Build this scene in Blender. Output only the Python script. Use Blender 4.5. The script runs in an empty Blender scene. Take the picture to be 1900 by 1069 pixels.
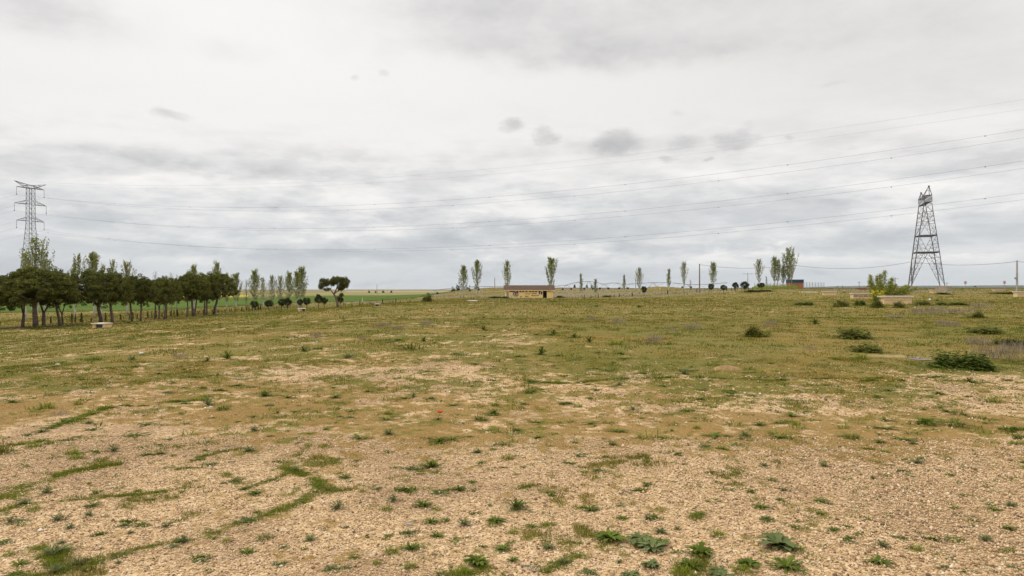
import bpy, bmesh, math, random
import numpy as np
from mathutils import Vector, Matrix

R = math.radians
S = bpy.context.scene
C = S.collection
F = 1320.0          # focal length in photo pixels
EYE = 2.0           # height of the lens above the gravel

# ------------------------------------------------------------------ camera
cam = bpy.data.cameras.new("camera")
cam.sensor_width = 36.0
cam.lens = 36.0 * F / 1900.0
cam.clip_start = 0.05
cam.clip_end = 40000.0
cam_o = bpy.data.objects.new("camera", cam)
C.objects.link(cam_o)
cam_o.location = (0, 0, EYE)
cam_o.rotation_euler = (R(90), 0, 0)
S.camera = cam_o

# ------------------------------------------------------------------ view
S.view_settings.view_transform = 'Standard'
S.view_settings.look = 'None'
S.view_settings.exposure = 0.0
S.view_settings.gamma = 1.0
S.view_settings.use_curve_mapping = False
S.render.engine = 'CYCLES'
S.cycles.max_bounces = 5
S.cycles.diffuse_bounces = 3
S.cycles.transparent_max_bounces = 8

# ------------------------------------------------------------------ node expression helper
class NX:
    """A node socket one can do arithmetic with."""
    def __init__(s, nt, sock): s.nt, s.s = nt, sock
    def _m(s, op, a, b=None, c=None, clamp=False):
        n = s.nt.nodes.new('ShaderNodeMath'); n.operation = op; n.use_clamp = clamp
        for i, v in enumerate((a, b, c)):
            if v is None: continue
            if isinstance(v, NX): s.nt.links.new(v.s, n.inputs[i])
            else: n.inputs[i].default_value = float(v)
        return NX(s.nt, n.outputs[0])
    def __add__(s, o): return s._m('ADD', s, o)
    __radd__ = __add__
    def __sub__(s, o): return s._m('SUBTRACT', s, o)
    def __rsub__(s, o): return s._m('SUBTRACT', o, s)
    def __mul__(s, o): return s._m('MULTIPLY', s, o)
    __rmul__ = __mul__
    def __truediv__(s, o): return s._m('DIVIDE', s, o)
    def clamp(s): return s._m('ADD', s, 0.0, clamp=True)
    def max(s, o): return s._m('MAXIMUM', s, o)
    def min(s, o): return s._m('MINIMUM', s, o)
    def atan2(s, o): return s._m('ARCTAN2', s, o)
    def asin(s): return s._m('ARCSINE', s)
    def expneg(s): return s._m('POWER', 2.718281828, s * -1.0)
    def ss(s, a, b):
        n = s.nt.nodes.new('ShaderNodeMapRange'); n.interpolation_type = 'SMOOTHSTEP'
        s.nt.links.new(s.s, n.inputs[0])
        n.inputs[1].default_value = a; n.inputs[2].default_value = b
        return NX(s.nt, n.outputs[0])

def vec(nt, x, y, z):
    n = nt.nodes.new('ShaderNodeCombineXYZ')
    for i, v in enumerate((x, y, z)):
        if isinstance(v, NX): nt.links.new(v.s, n.inputs[i])
        else: n.inputs[i].default_value = float(v)
    return n.outputs[0]

def noise(nt, v, scale, detail=4.0, rough=0.55, lac=2.0, out=0):
    n = nt.nodes.new('ShaderNodeTexNoise')
    n.inputs['Scale'].default_value = scale
    n.inputs['Detail'].default_value = detail
    n.inputs['Roughness'].default_value = rough
    n.inputs['Lacunarity'].default_value = lac
    if v is not None: nt.links.new(v, n.inputs['Vector'])
    return NX(nt, n.outputs[0]) if out == 0 else n.outputs[1]

def mixc(nt, f, a, b):
    n = nt.nodes.new('ShaderNodeMix'); n.data_type = 'RGBA'
    if isinstance(f, NX): nt.links.new(f.s, n.inputs[0])
    else: n.inputs[0].default_value = f
    for i, v in ((6, a), (7, b)):
        if hasattr(v, 'is_output'): nt.links.new(v, n.inputs[i])
        else: n.inputs[i].default_value = (*v[:3], 1)
    return n.outputs[2]

def ramp(nt, f, stops, const=False):
    n = nt.nodes.new('ShaderNodeValToRGB')
    cr = n.color_ramp
    if const: cr.interpolation = 'CONSTANT'
    while len(cr.elements) < len(stops): cr.elements.new(0.5)
    for e, (p, c) in zip(cr.elements, stops):
        e.position = p; e.color = (*c, 1)
    nt.links.new(f.s if isinstance(f, NX) else f, n.inputs[0])
    return n.outputs[0]

# ------------------------------------------------------------------ sky: thin blue seen through layered overcast
SUN_EL, SUN_AZ = 52.0, -100.0      # azimuth from +Y, negative = towards the left
W = bpy.data.worlds.new("World"); S.world = W; W.use_nodes = True
def build_world():
    nt = W.node_tree; nt.nodes.clear()
    out = nt.nodes.new('ShaderNodeOutputWorld')
    sky = nt.nodes.new('ShaderNodeTexSky'); sky.sky_type = 'NISHITA'
    sky.sun_disc = False
    sky.sun_elevation = R(SUN_EL); sky.sun_rotation = R(SUN_AZ)
    sky.air_density = 1.0; sky.dust_density = 2.0
    bg1 = nt.nodes.new('ShaderNodeBackground'); bg1.inputs[1].default_value = 0.1
    nt.links.new(sky.outputs[0], bg1.inputs[0])
    tc = nt.nodes.new('ShaderNodeTexCoord')
    sx = nt.nodes.new('ShaderNodeSeparateXYZ'); nt.links.new(tc.outputs['Generated'], sx.inputs[0])
    x, y, z = (NX(nt, sx.outputs[i]) for i in range(3))
    az = x.atan2(y)                      # 0 ahead, + to the right
    el = z.asin()
    zc = z.max(0.0)
    # flat cloud layer seen in perspective
    px = x / (zc + 0.10); py = y / (zc + 0.10)
    pv = vec(nt, px, py, 3.7)
    n_big = noise(nt, pv, 0.55, 5, 0.55)
    pv2 = vec(nt, px * 0.8 + n_big * 1.2, py, 9.1)
    n_mid = noise(nt, pv2, 1.7, 7, 0.58)
    av = vec(nt, az, el * 2.2, 1.3)
    n_fine = noise(nt, av, 11.0, 9, 0.64)
    av2 = vec(nt, az * 1.0 + n_big * .12, el * 3.4, 5.9)
    n_band = noise(nt, av2, 5.0, 10, 0.60)
    n_band_up = noise(nt, vec(nt, az * 1.0 + n_big * .12, el * 3.4 + 0.06, 5.9), 5.0, 10, 0.60)
    warp = noise(nt, vec(nt, az, el * 1.6, 0.2), 14.0, 5, 0.6, out=1)
    ws = nt.nodes.new('ShaderNodeSeparateXYZ'); nt.links.new(warp, ws.inputs[0])
    wa = az + (NX(nt, ws.outputs[0]) - 0.5) * 0.11
    we = el + (NX(nt, ws.outputs[1]) - 0.5) * 0.045
    # base: brighter towards the veiled sun and overhead, greyer blue low down
    low = mixc(nt, el.ss(0.0, 0.10), (0.66, 0.695, 0.725), (0.79, 0.795, 0.80))
    col = mixc(nt, el.ss(0.07, 0.22), low, (0.885, 0.865, 0.845))
    glow = (((az + 0.33) * (az + 0.33)) / 0.16 + ((el - 0.42) * (el - 0.42)) / 0.05).expneg()
    col = mixc(nt, (glow * 0.8).clamp(), col, (1.03, 1.015, 0.995))
    # darkening patches: (photo px, py, half width, half height, amount)
    blobs = [
        (1120, 10, 430, 48, 0.23), (1000, 85, 220, 20, .20), (1230, 98, 260, 18, 0.17), (1700, 120, 330, 75, .10),
        (1620, 40, 260, 30, .10), (60, 12, 150, 26, 0.26), (900, 20, 130, 30, 0.10),
        (330, 217, 42, 9, 0.16), (430, 95, 60, 12, .07),
        (250, 288, 70, 9, 0.16), (425, 284, 40, 11, 0.15), (555, 296, 26, 10, .10),
        (270, 318, 170, 15, 0.18), (470, 330, 150, 17, 0.24), (600, 345, 70, 8, .10),
        (950, 236, 24, 13, 0.24), (1016, 254, 26, 14, 0.27), (1155, 265, 46, 25, 0.29),
        (1272, 266, 42, 18, 0.22), (1368, 260, 40, 21, 0.32), (1237, 296, 24, 7, 0.2), (1318, 296, 14, 5, .2),
        (1265, 213, 34, 8, .12), (1535, 162, 44, 8, .10), (1468, 255, 12, 7, .14), (1593, 268, 13, 6, 0.14), (655, 142, 10, 8, .10), (715, 133, 10, 9, .10),
        (560, 385, 180, 12, .13), (700, 415, 220, 16, .16), (1000, 440, 260, 20, .13), (1200, 455, 260, 22, .17), (1560, 415, 200, 15, .12),
        (1640, 365, 70, 6, .12), (1000, 415, 160, 10, .10), (120, 395, 150, 15, 0.13), (60, 500, 160, 12, .10),
        (820, 395, 120, 12, .09), (600, 470, 240, 10, .08),
    ]
    def gauss(bx, by, rx, ry, A=None, E=None):
        A = A or wa; E = E or we
        u, t = (bx - 950) / F, (534 - by) / F
        a0 = math.atan(u); e0 = math.asin(t / math.sqrt(1 + u * u + t * t))
        ra, re = rx / F * 1.15 / (1 + u * u), ry / F * 1.15
        da, de = (A - a0) / ra, (E - e0) / re
        return (da * da + de * de).expneg()
    wa2 = az + (NX(nt, ws.outputs[0]) - 0.5) * 0.06; we2 = el + (NX(nt, ws.outputs[1]) - 0.5) * 0.03
    dark = None; puff = None
    for bx, by, rx, ry, amt in blobs:
        if rx < 50:
            g = gauss(bx, by, rx * 1.1, ry * 1.1, wa2, we2) * min(1.0, amt * 3.9)
            puff = g if puff is None else puff.max(g)
        else:
            g = gauss(bx, by, rx, ry) * (amt * 1.9)
            dark = g if dark is None else dark + g
    dark = dark * (n_fine * 1.3 - 0.06).max(0.0)
    puff = (puff + (n_fine - 0.5) * 1.35).ss(0.28, 0.90) * puff.ss(0.02, 0.3) * 0.40
    lowband = 1.0 - el.ss(0.12, 0.26)
    lowb2 = 1.0 - el.ss(0.05, 0.20)
    relief = (n_band - n_band_up) * 2.6
    bands = n_band.ss(0.48, 0.60) * 0.16 * lowband + n_mid.ss(0.5, 0.72) * 0.07 + relief.max(0.0) * 0.5 * lowband
    dark = (dark + bands + puff).min(0.62)
    hi = (1.0 - n_band.ss(0.39, 0.50)) * 0.50 * lowband + (relief * -1.0).max(0.0) * 0.9 * lowband
    grey = mixc(nt, el.ss(0.05, 0.2), (0.45, 0.485, 0.53), (0.47, 0.46, 0.465))
    col = mixc(nt, (dark * 1.35).clamp(), col, grey)
    col = mixc(nt, (hi * el.ss(0.012, 0.05)).clamp(), col, (1.0, 0.975, 0.945))
    # an overcast sky is brightest overhead
    sc = nt.nodes.new('ShaderNodeVectorMath'); sc.operation = 'SCALE'
    nt.links.new(col, sc.inputs[0])
    k = el.ss(0.42, 1.1) * 1.15 + 1.0
    nt.links.new(k.s, sc.inputs['Scale'])
    bg2 = nt.nodes.new('ShaderNodeBackground'); nt.links.new(sc.outputs[0], bg2.inputs[0])
    mx = nt.nodes.new('ShaderNodeMixShader'); mx.inputs[0].default_value = 0.95
    nt.links.new(bg1.outputs[0], mx.inputs[1]); nt.links.new(bg2.outputs[0], mx.inputs[2])
    nt.links.new(mx.outputs[0], out.inputs[0])
build_world()

sun = bpy.data.lights.new("sun", 'SUN'); sun.energy = 1.5; sun.angle = R(14); sun.color = (1.0, 0.95, 0.87)
sun_o = bpy.data.objects.new("sun", sun); C.objects.link(sun_o)
sd = Vector((math.sin(R(SUN_AZ)) * math.cos(R(SUN_EL)), math.cos(R(SUN_AZ)) * math.cos(R(SUN_EL)), math.sin(R(SUN_EL))))
sun_o.rotation_euler = sd.to_track_quat('Z', 'Y').to_euler()
sun_o.location = (0, 0, 60)

# ------------------------------------------------------------------ numpy noise
def _h(ix, iy, s):
    h = (ix.astype(np.int64) * 374761393 + iy.astype(np.int64) * 668265263 + s * 974634777) & 0xFFFFFFFF
    h = ((h ^ (h >> 13)) * 1274126177) & 0xFFFFFFFF
    h = h ^ (h >> 16)
    return (h & 0xFFFFFF) / float(0xFFFFFF)
def vn(x, y, s=0):
    ix, iy = np.floor(x), np.floor(y)
    fx, fy = x - ix, y - iy
    fx = fx * fx * (3 - 2 * fx); fy = fy * fy * (3 - 2 * fy)
    a = _h(ix, iy, s); b = _h(ix + 1, iy, s); c = _h(ix, iy + 1, s); d = _h(ix + 1, iy + 1, s)
    return (a * (1 - fx) + b * fx) * (1 - fy) + (c * (1 - fx) + d * fx) * fy
def fbm(x, y, s=0, o=4):
    t = 0; a = 0.5; w = 0
    for i in range(o):
        t = t + a * vn(x, y, s + i * 17); w += a
        x = x * 2.03 + 11.3; y = y * 2.03 - 7.1; a *= 0.55
    return t / w
def ss(a, b, x):
    t = np.clip((x - a) / (b - a), 0, 1)
    return t * t * (3 - 2 * t)

# ------------------------------------------------------------------ terrain height (one function for everything)
def terrain(x, y):
    x = np.asarray(x, float); y = np.asarray(y, float)
    r = np.sqrt(x * x + y * y)
    left = -1.9 * (1 - ss(-46, -6, x)) - 1.6 * (1 - ss(-95, -47, x))
    mid = (-0.9 * ss(100, 200, y) + 3.1 * ss(228, 345, y)) * ss(-62, -12, x)
    right = 1.80 * ss(105, 250, y)
    w = ss(18, 78, x)
    z = left + mid * (1 - w) + right * w
    z = z + 1.1 * np.exp(-(((x - 58) / 9.0) ** 2 + ((y - 285) / 7.0) ** 2))     # low green mound on the crest
    z = z + 0.30 * (fbm(x * .035, y * .035, 3, 3) - .5) * ss(8, 40, r)
    z = z + 0.10 * (fbm(x * .25, y * .25, 5, 3) - .5) * ss(2, 10, r) + 0.035 * (fbm(x * 1.4, y * 1.4, 8, 3) - .5)
    far = -3.5 - 16.5 * ss(600, 4000, r) + 3.0 * (fbm(x * .0016, y * .0016, 31, 3) - .5)
    return z + (far - z) * ss(380, 820, r)
def tz(x, y): return float(terrain(x, y))
def ground_at(px, py, y0=3.0, y1=420.0):
    """First point of the terrain that the line of sight through a photo pixel meets."""
    ys = np.geomspace(y0, y1, 5000)
    zz = EYE - (py - 534) / F * ys
    t = terrain((px - 950) / F * ys, ys)
    k = np.argmax(t >= zz)
    if t[k] < zz[k]: k = np.argmin(np.abs(t - zz))
    y = float(ys[k]); x = (px - 950) / F * y
    return Vector((x, y, tz(x, y)))
def at(px, y):
    x = (px - 950) / F * y
    return Vector((x, y, tz(x, y)))
def height_at(py, y): return EYE + (534 - py) * y / F

# ------------------------------------------------------------------ mesh helpers
def mesh_np(name, V, faces, mats=None, midx=None, smooth=False):
    """faces: list of int arrays, each N x k."""
    me = bpy.data.meshes.new(name)
    V = np.ascontiguousarray(V, np.float32)
    me.vertices.add(len(V)); me.vertices.foreach_set('co', V.ravel())
    loops = np.concatenate([f.ravel() for f in faces]).astype(np.int32)
    tot = np.concatenate([np.full(len(f), f.shape[1], np.int32) for f in faces])
    start = np.concatenate([[0], np.cumsum(tot)[:-1]]).astype(np.int32)
    me.loops.add(len(loops)); me.loops.foreach_set('vertex_index', loops)
    me.polygons.add(len(tot)); me.polygons.foreach_set('loop_start', start); me.polygons.foreach_set('loop_total', tot)
    if midx is not None: me.polygons.foreach_set('material_index', np.asarray(midx, np.int32))
    if smooth: me.polygons.foreach_set('use_smooth', np.ones(len(tot), bool))
    for m in (mats or []): me.materials.append(m)
    me.update(calc_edges=True); me.validate()
    return me

class MB:
    """Collects boxes, bars, tubes and strips and links them as one mesh object."""
    def __init__(s): s.v, s.f, s.m = [], [], []
    def add(s, V, Fc, mi=0):
        o = len(s.v); s.v += [tuple(p) for p in V]
        for f in Fc: s.f.append(tuple(i + o for i in f)); s.m.append(mi)
    def box(s, x0, x1, y0, y1, z0, z1, mi=0):
        V = [(x, y, z) for z in (z0, z1) for y in (y0, y1) for x in (x0, x1)]
        s.add(V, [(0, 2, 3, 1), (4, 5, 7, 6), (0, 1, 5, 4), (2, 6, 7, 3), (0, 4, 6, 2), (1, 3, 7, 5)], mi)
    def tube(s, pts, rad, n=6, mi=0, cap=True):
        pts = [Vector(p) for p in pts]
        if not hasattr(rad, '__len__'): rad = [rad] * len(pts)
        V, Fc = [], []
        up = Vector((0.31, 0.17, 0.93))
        for i, p in enumerate(pts):
            d = (pts[min(i + 1, len(pts) - 1)] - pts[max(i - 1, 0)]).normalized()
            a = d.cross(up)
            if a.length < 1e-4: a = d.cross(Vector((1, 0, 0)))
            a.normalize(); b = d.cross(a)
            for k in range(n):
                t = 2 * math.pi * k / n
                V.append(p + (a * math.cos(t) + b * math.sin(t)) * rad[i])
        for i in range(len(pts) - 1):
            for k in range(n):
                k2 = (k + 1) % n
                Fc.append((i * n + k, i * n + k2, (i + 1) * n + k2, (i + 1) * n + k))
        if cap:
            Fc.append(tuple(range(n - 1, -1, -1))); Fc.append(tuple((len(pts) - 1) * n + k for k in range(n)))
        s.add(V, Fc, mi)
    def bar(s, a, b, w, mi=0): s.tube([a, b], w * .6, 4, mi)
    def mesh(s, name, mats, smooth=False):
        me = bpy.data.meshes.new(name); me.from_pydata(s.v, [], s.f)
        for m in (mats if isinstance(mats, (list, tuple)) else [mats]): me.materials.append(m)
        me.polygons.foreach_set('material_index', s.m)
        if smooth: me.polygons.foreach_set('use_smooth', [True] * len(s.f))
        me.update(); return me
    def build(s, name, mats, parent=None, smooth=False):
        return link(name, s.mesh(name, mats, smooth), parent)

def link(name, me, parent=None):
    o = bpy.data.objects.new(name, me); C.objects.link(o)
    if parent is not None: o.parent = parent
    return o
def tag(o, label=None, cat=None, group=None, kind=None):
    if label: o['label'] = label
    if cat: o['category'] = cat
    if group: o['group'] = group
    if kind: o['kind'] = kind
    return o
def empty(name, loc, rz=0.0):
    o = bpy.data.objects.new(name, None); C.objects.link(o)
    o.location = loc; o.rotation_euler = (0, 0, rz); o.empty_display_size = 0.2
    return o
def copy_tree(o, parent=None):
    c = o.copy(); C.objects.link(c)
    for k in ('label', 'group'):
        if parent is None and k in c: del c[k]
    c.parent = parent
    for ch in list(o.children): copy_tree(ch, c)
    return c

# ------------------------------------------------------------------ materials
def newmat(name):
    m = bpy.data.materials.new(name); m.use_nodes = True
    nt = m.node_tree
    b = nt.nodes['Principled BSDF']
    b.inputs['Roughness'].default_value = 0.85
    b.inputs['Specular IOR Level'].default_value = 0.25
    return m, nt, b
def mat_plain(name, a, b=None, scale=3.0, rough=0.8, metal=0.0, bump=0.0, detail=5, tight=(0.35, 0.65)):
    """Two-tone noise material in object coordinates."""
    m, nt, p = newmat(name)
    p.inputs['Roughness'].default_value = rough; p.inputs['Metallic'].default_value = metal
    tc = nt.nodes.new('ShaderNodeTexCoord')
    n = noise(nt, tc.outputs['Object'], scale, detail, 0.6)
    nt.links.new(mixc(nt, n.ss(*tight), a, b or a), p.inputs['Base Color'])
    if bump:
        bn = nt.nodes.new('ShaderNodeBump'); bn.inputs['Strength'].default_value = bump; bn.inputs['Distance'].default_value = 0.02
        nt.links.new(n.s, bn.inputs['Height']); nt.links.new(bn.outputs[0], p.inputs['Normal'])
    return m
def mat_leaf(name, cols, trans=0.25, vary=0.35, rough=0.75):
    """Leaf colour picked per leaf, with the plant's own hue drift."""
    m, nt, p = newmat(name)
    g = nt.nodes.new('ShaderNodeNewGeometry'); oi = nt.nodes.new('ShaderNodeObjectInfo')
    rnd = NX(nt, g.outputs['Random Per Island']) * (1 - vary) + NX(nt, oi.outputs['Random']) * vary
    st = [(i / max(1, len(cols) - 1), c) for i, c in enumerate(cols)]
    col = ramp(nt, rnd, st)
    nt.links.new(col, p.inputs['Base Color'])
    p.inputs['Roughness'].default_value = rough
    p.inputs['Specular IOR Level'].default_value = 0.08
    if trans:
        tr = nt.nodes.new('ShaderNodeBsdfTranslucent'); nt.links.new(col, tr.inputs[0])
        mx = nt.nodes.new('ShaderNodeMixShader'); mx.inputs[0].default_value = trans
        nt.links.new(p.outputs[0], mx.inputs[1]); nt.links.new(tr.outputs[0], mx.inputs[2])
        nt.links.new(mx.outputs[0], nt.nodes['Material Output'].inputs[0])
    return m

M = {}
M['pine'] = mat_leaf('pine_needles', [(0.06, 0.068, 0.014), (0.115, 0.122, 0.026), (0.185, 0.19, 0.045)], 0.2)
M['pine_bark'] = mat_plain('pine_bark', (.10, .07, .055), (.19, .145, .115), 6, .95, bump=.6)
M['poplar'] = mat_leaf('poplar_leaves', [(0.15, 0.175, 0.036), (0.22, 0.245, 0.055), (0.31, 0.32, 0.085)], 0.3, .25)
M['poplar_grey'] = mat_leaf('poplar_young_leaves', [(0.17, 0.18, 0.07), (0.235, 0.24, 0.09), (0.31, 0.31, 0.125)], 0.3, .25)
M['poplar_bark'] = mat_plain('poplar_bark', (.30, .29, .25), (.52, .50, .45), 4, .9, bump=.3)
M['twig'] = mat_plain('grey_twigs', (.16, .14, .11), (.25, .22, .18), 4, .95)
M['small_pine'] = mat_leaf('clipped_pine_needles', [(0.026, 0.034, 0.011), (0.045, 0.054, 0.016), (0.07, 0.078, 0.022)], 0.06)
M['weed_dark'] = mat_leaf('weed_dark_leaves', [(0.06, 0.085, 0.012), (0.1, 0.135, 0.018), (0.155, 0.195, 0.03)], 0.25)
M['weed_grey'] = mat_leaf('weed_grey_leaves', [(0.085, 0.108, 0.036), (0.125, 0.15, 0.052), (0.18, 0.205, 0.08)], 0.2)
M['weed_bright'] = mat_leaf('weed_bright_leaves', [(0.12, 0.15, 0.012), (0.17, 0.2, 0.018), (0.23, 0.25, 0.032)], 0.3)
M['weed_olive'] = mat_leaf('weed_olive_leaves', [(0.082, 0.094, 0.012), (0.125, 0.13, 0.018), (0.175, 0.165, 0.03)], 0.25)
M['bush'] = mat_leaf('bush_leaves', [(0.1, 0.11, 0.02), (0.15, 0.157, 0.03), (0.21, 0.215, 0.048)], 0.25)
M['willow'] = mat_leaf('sapling_leaves', [(0.16, 0.19, 0.03), (0.235, 0.255, 0.045), (0.32, 0.33, 0.07)], 0.3)
M['dry'] = mat_leaf('dry_stalks', [(0.17, 0.135, 0.095), (0.25, 0.205, 0.15), (0.33, 0.28, 0.215)], 0.1)
M['yellow'] = mat_leaf('yellow_petals', [(.62, .50, .02), (.75, .62, .04)], 0.2)
M['red'] = mat_leaf('poppy_petals', [(.55, .02, .01), (.65, .03, .015)], 0.2)
M['cypress'] = mat_leaf('sapling_dark_leaves', [(0.04, 0.046, 0.014), (0.062, 0.07, 0.02), (0.09, 0.095, 0.028)], 0.1)
M['steel'] = mat_plain('weathered_steel', (.10, .10, .115), (.17, .165, .175), 1.5, .55, .5)
M['galv'] = mat_plain('galvanised_steel', (.27, .28, .31), (.36, .37, .40), 1.5, .5, .5)
M['tower_grey'] = mat_plain('pylon_steel', (.17, .17, .195), (.24, .24, .265), 1.5, .6, .4)
M['old_slab'] = mat_plain('old_concrete', (.16, .13, .10), (.225, .185, .145), 3, .95)
M['cable'] = mat_plain('aluminium_cable', (.20, .20, .21), (.27, .27, .28), .5, .6, .3)
M['concrete'] = mat_plain('grey_concrete', (.25, .22, .18), (.37, .33, .27), 2.5, .95, bump=.3)
M['beige'] = mat_plain('beige_render', (.60, .43, .235), (.72, .53, .30), 1.6, .9, bump=.2, tight=(.3, .7))
M['pale_slab'] = mat_plain('pale_slab', (.50, .45, .37), (.66, .60, .50), 2.2, .9)
M['opening_shade'] = mat_plain('painted_opening_shade', (.018, .018, .02), (.03, .03, .032), 2, .9)  # near-black colour standing in for shade inside doorway and vents
M['dark_fill'] = mat_plain('dark_front_fill', (.05, .055, .065), (.085, .09, .10), 3, .8)
M['wood_pole'] = mat_plain('pole_wood', (.15, .12, .095), (.24, .20, .16), 4, .9)
M['conc_pole'] = mat_plain('pole_concrete', (.27, .255, .25), (.40, .38, .37), 3, .9)
M['wall_yellow'] = mat_plain('ochre_render', (.78, .55, .21), (.86, .65, .29), 1.1, .9, tight=(.25, .75))
M['door_grey'] = mat_plain('grey_door_paint', (.24, .25, .27), (.33, .34, .36), 2, .6)
M['white_paint'] = mat_plain('white_paint', (.72, .72, .70), (.80, .80, .78), 3, .6)
M['ink_purple'] = mat_plain('purple_spray_paint', (.06, .035, .10), (.10, .06, .16), 2, .7)
M['ink_brown'] = mat_plain('brown_spray_paint', (.16, .09, .05), (.22, .13, .08), 2, .7)
M['poster'] = mat_plain('maroon_panel', (.045, .02, .035), (.08, .03, .05), 2, .7)
M['hut_brick'] = mat_plain('hut_brick', (.30, .12, .06), (.40, .18, .09), 4, .9)
M['hut_blue'] = mat_plain('hut_blue_metal', (.02, .055, .085), (.035, .085, .12), 2, .5, .2)
M['hut_door'] = mat_plain('hut_door_blue', (.03, .04, .09), (.05, .06, .12), 2, .6)
M['sign_red'] = mat_plain('sign_red', (.42, .03, .035), (.5, .05, .05), 3, .5)
M['sign_black'] = mat_plain('sign_black', (.02, .02, .025), None, 3, .5)
M['rubber'] = mat_plain('rubber', (.02, .02, .02), (.035, .035, .035), 4, .9)
M['mound_soil'] = mat_plain('dug_soil', (.20, .125, .05), (.28, .18, .08), 8, .95, bump=.5)

def mat_roof():
    m, nt, p = newmat('clay_tiles')
    tc = nt.nodes.new('ShaderNodeTexCoord')
    sx = nt.nodes.new('ShaderNodeSeparateXYZ'); nt.links.new(tc.outputs['Object'], sx.inputs[0])
    X = NX(nt, sx.outputs[0])
    wv = (X * 22.0)._m('SINE', X * 22.0)
    n = noise(nt, tc.outputs['Object'], 2.4, 6, .65)
    nt.links.new(mixc(nt, n.ss(.3, .7), (.075, .044, .028), (.135, .084, .056)), p.inputs['Base Color'])
    bn = nt.nodes.new('ShaderNodeBump'); bn.inputs['Strength'].default_value = .8; bn.inputs['Distance'].default_value = .05
    nt.links.new(wv.s, bn.inputs['Height']); nt.links.new(bn.outputs[0], p.inputs['Normal'])
    return m
M['roof'] = mat_roof()

def mat_turf(name, cols, dry, lush):
    """Turf blades: colour per blade, drifting to dry or lush in patches."""
    m, nt, p = newmat(name)
    g = nt.nodes.new('ShaderNodeNewGeometry')
    col = ramp(nt, g.outputs['Random Per Island'], [(i / (len(cols) - 1), c) for i, c in enumerate(cols)])
    n1 = noise(nt, g.outputs['Position'], .20, 6, .68); n2 = noise(nt, g.outputs['Position'], .9, 4, .6)
    col = mixc(nt, n1.ss(.47, .64) * .62, col, dry)
    col = mixc(nt, n2.ss(.54, .70) * .75, col, lush)
    nt.links.new(col, p.inputs['Base Color']); p.inputs['Specular IOR Level'].default_value = .05
    tr = nt.nodes.new('ShaderNodeBsdfTranslucent'); nt.links.new(col, tr.inputs[0])
    mx = nt.nodes.new('ShaderNodeMixShader'); mx.inputs[0].default_value = .25
    nt.links.new(p.outputs[0], mx.inputs[1]); nt.links.new(tr.outputs[0], mx.inputs[2])
    nt.links.new(mx.outputs[0], nt.nodes['Material Output'].inputs[0])
    return m
M['turf'] = mat_turf('turf_blades', [(.08, .09, .011), (.138, .136, .016), (.20, .18, .03)], (.24, .152, .034), (.062, .092, .012))
def mat_field(name, a, b, scale=.05):
    m, nt, p = newmat(name)
    g = nt.nodes.new('ShaderNodeNewGeometry')
    n = noise(nt, g.outputs['Position'], scale, 8, .7)
    nt.links.new(mixc(nt, n.ss(.3, .7), a, b), p.inputs['Base Color'])
    p.inputs['Roughness'].default_value = 1.0; p.inputs['Specular IOR Level'].default_value = 0.05
    return m
M['crop'] = mat_field('green_wheat', (.055, .092, .014), (.085, .13, .02))
M['rape'] = mat_field('rapeseed_bloom', (.55, .42, .01), (.68, .52, .02))
M['pale_crop'] = mat_field('pale_field', (.17, .165, .05), (.27, .235, .11), .02)
M['tan_crop'] = mat_field('tan_field', (.34, .26, .17), (.40, .32, .2), .02)
M['far_hill'] = mat_field('far_hill_scrub', (.035, .05, .03), (.10, .105, .06), .0015)
M['far_wood'] = mat_field('far_wood', (.03, .045, .02), (.05, .065, .03), .02)

# ------------------------------------------------------------------ ground cover: what grows where
STREAKS = [  # lines of green grass in the gravel: (x, y) on the ground, width
    [(0, 925, 18), (60, 897, 16), (130, 876, 14), (220, 862, 8)], [(0, 950, 14), (75, 932, 8)], [(120, 928, 14), (180, 921, 10), (300, 914, 8)],
    [(380, 992, 14), (470, 962, 14), (555, 930, 16), (600, 912, 14), (660, 908, 8)], [(582, 888, 12), (600, 902, 14), (630, 910, 10)],
    [(75, 1012, 22), (110, 1045, 26), (170, 1062, 22)], [(170, 1040, 16), (250, 1018, 12), (345, 1000, 8)], [(20, 1069, 14), (120, 1060, 20)],
    [(530, 868, 10), (566, 882, 10)], [(0, 832, 10), (75, 822, 9)], [(90, 800, 5), (200, 757, 6)],
    [(960, 706, 5), (1040, 712, 6), (1180, 703, 5)], [(1190, 704, 5), (1300, 702, 6), (1420, 706, 5), (1640, 703, 5)],
    [(290, 748, 5), (400, 742, 6)], [(820, 878, 6), (760, 868, 6), (735, 866, 4)], [(810, 912, 5), (860, 905, 6)],
    [(460, 905, 6), (530, 880, 5)], [(365, 850, 5), (420, 838, 8), (450, 832, 5)], [(330, 872, 4), (380, 868, 4)], [(990, 900, 8), (955, 905, 6)],
    [(1010, 1060, 8), (1070, 1028, 10)], [(1260, 1062, 20), (1300, 1040, 18)], [(850, 1066, 20), (905, 1050, 14)],
]
_ST = []
for line in STREAKS:
    P = []
    for px, py, w in line:
        Y = EYE * F / (py - 534); P.append(((px - 950) / F * Y, Y, w / F * Y * 2.0))
    _ST.append(P)
def streaks(x, y):
    g = np.zeros_like(x)
    for P in _ST:
        for (ax, ay, aw), (bx, by, bw) in zip(P[:-1], P[1:]):
            dx, dy = bx - ax, by - ay
            t = np.clip(((x - ax) * dx + (y - ay) * dy) / (dx * dx + dy * dy + 1e-9), 0, 1)
            d = np.hypot(x - ax - t * dx, y - ay - t * dy)
            g = np.maximum(g, 1 - d / (aw + t * (bw - aw)))
    return np.clip(g, 0, 1)
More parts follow.
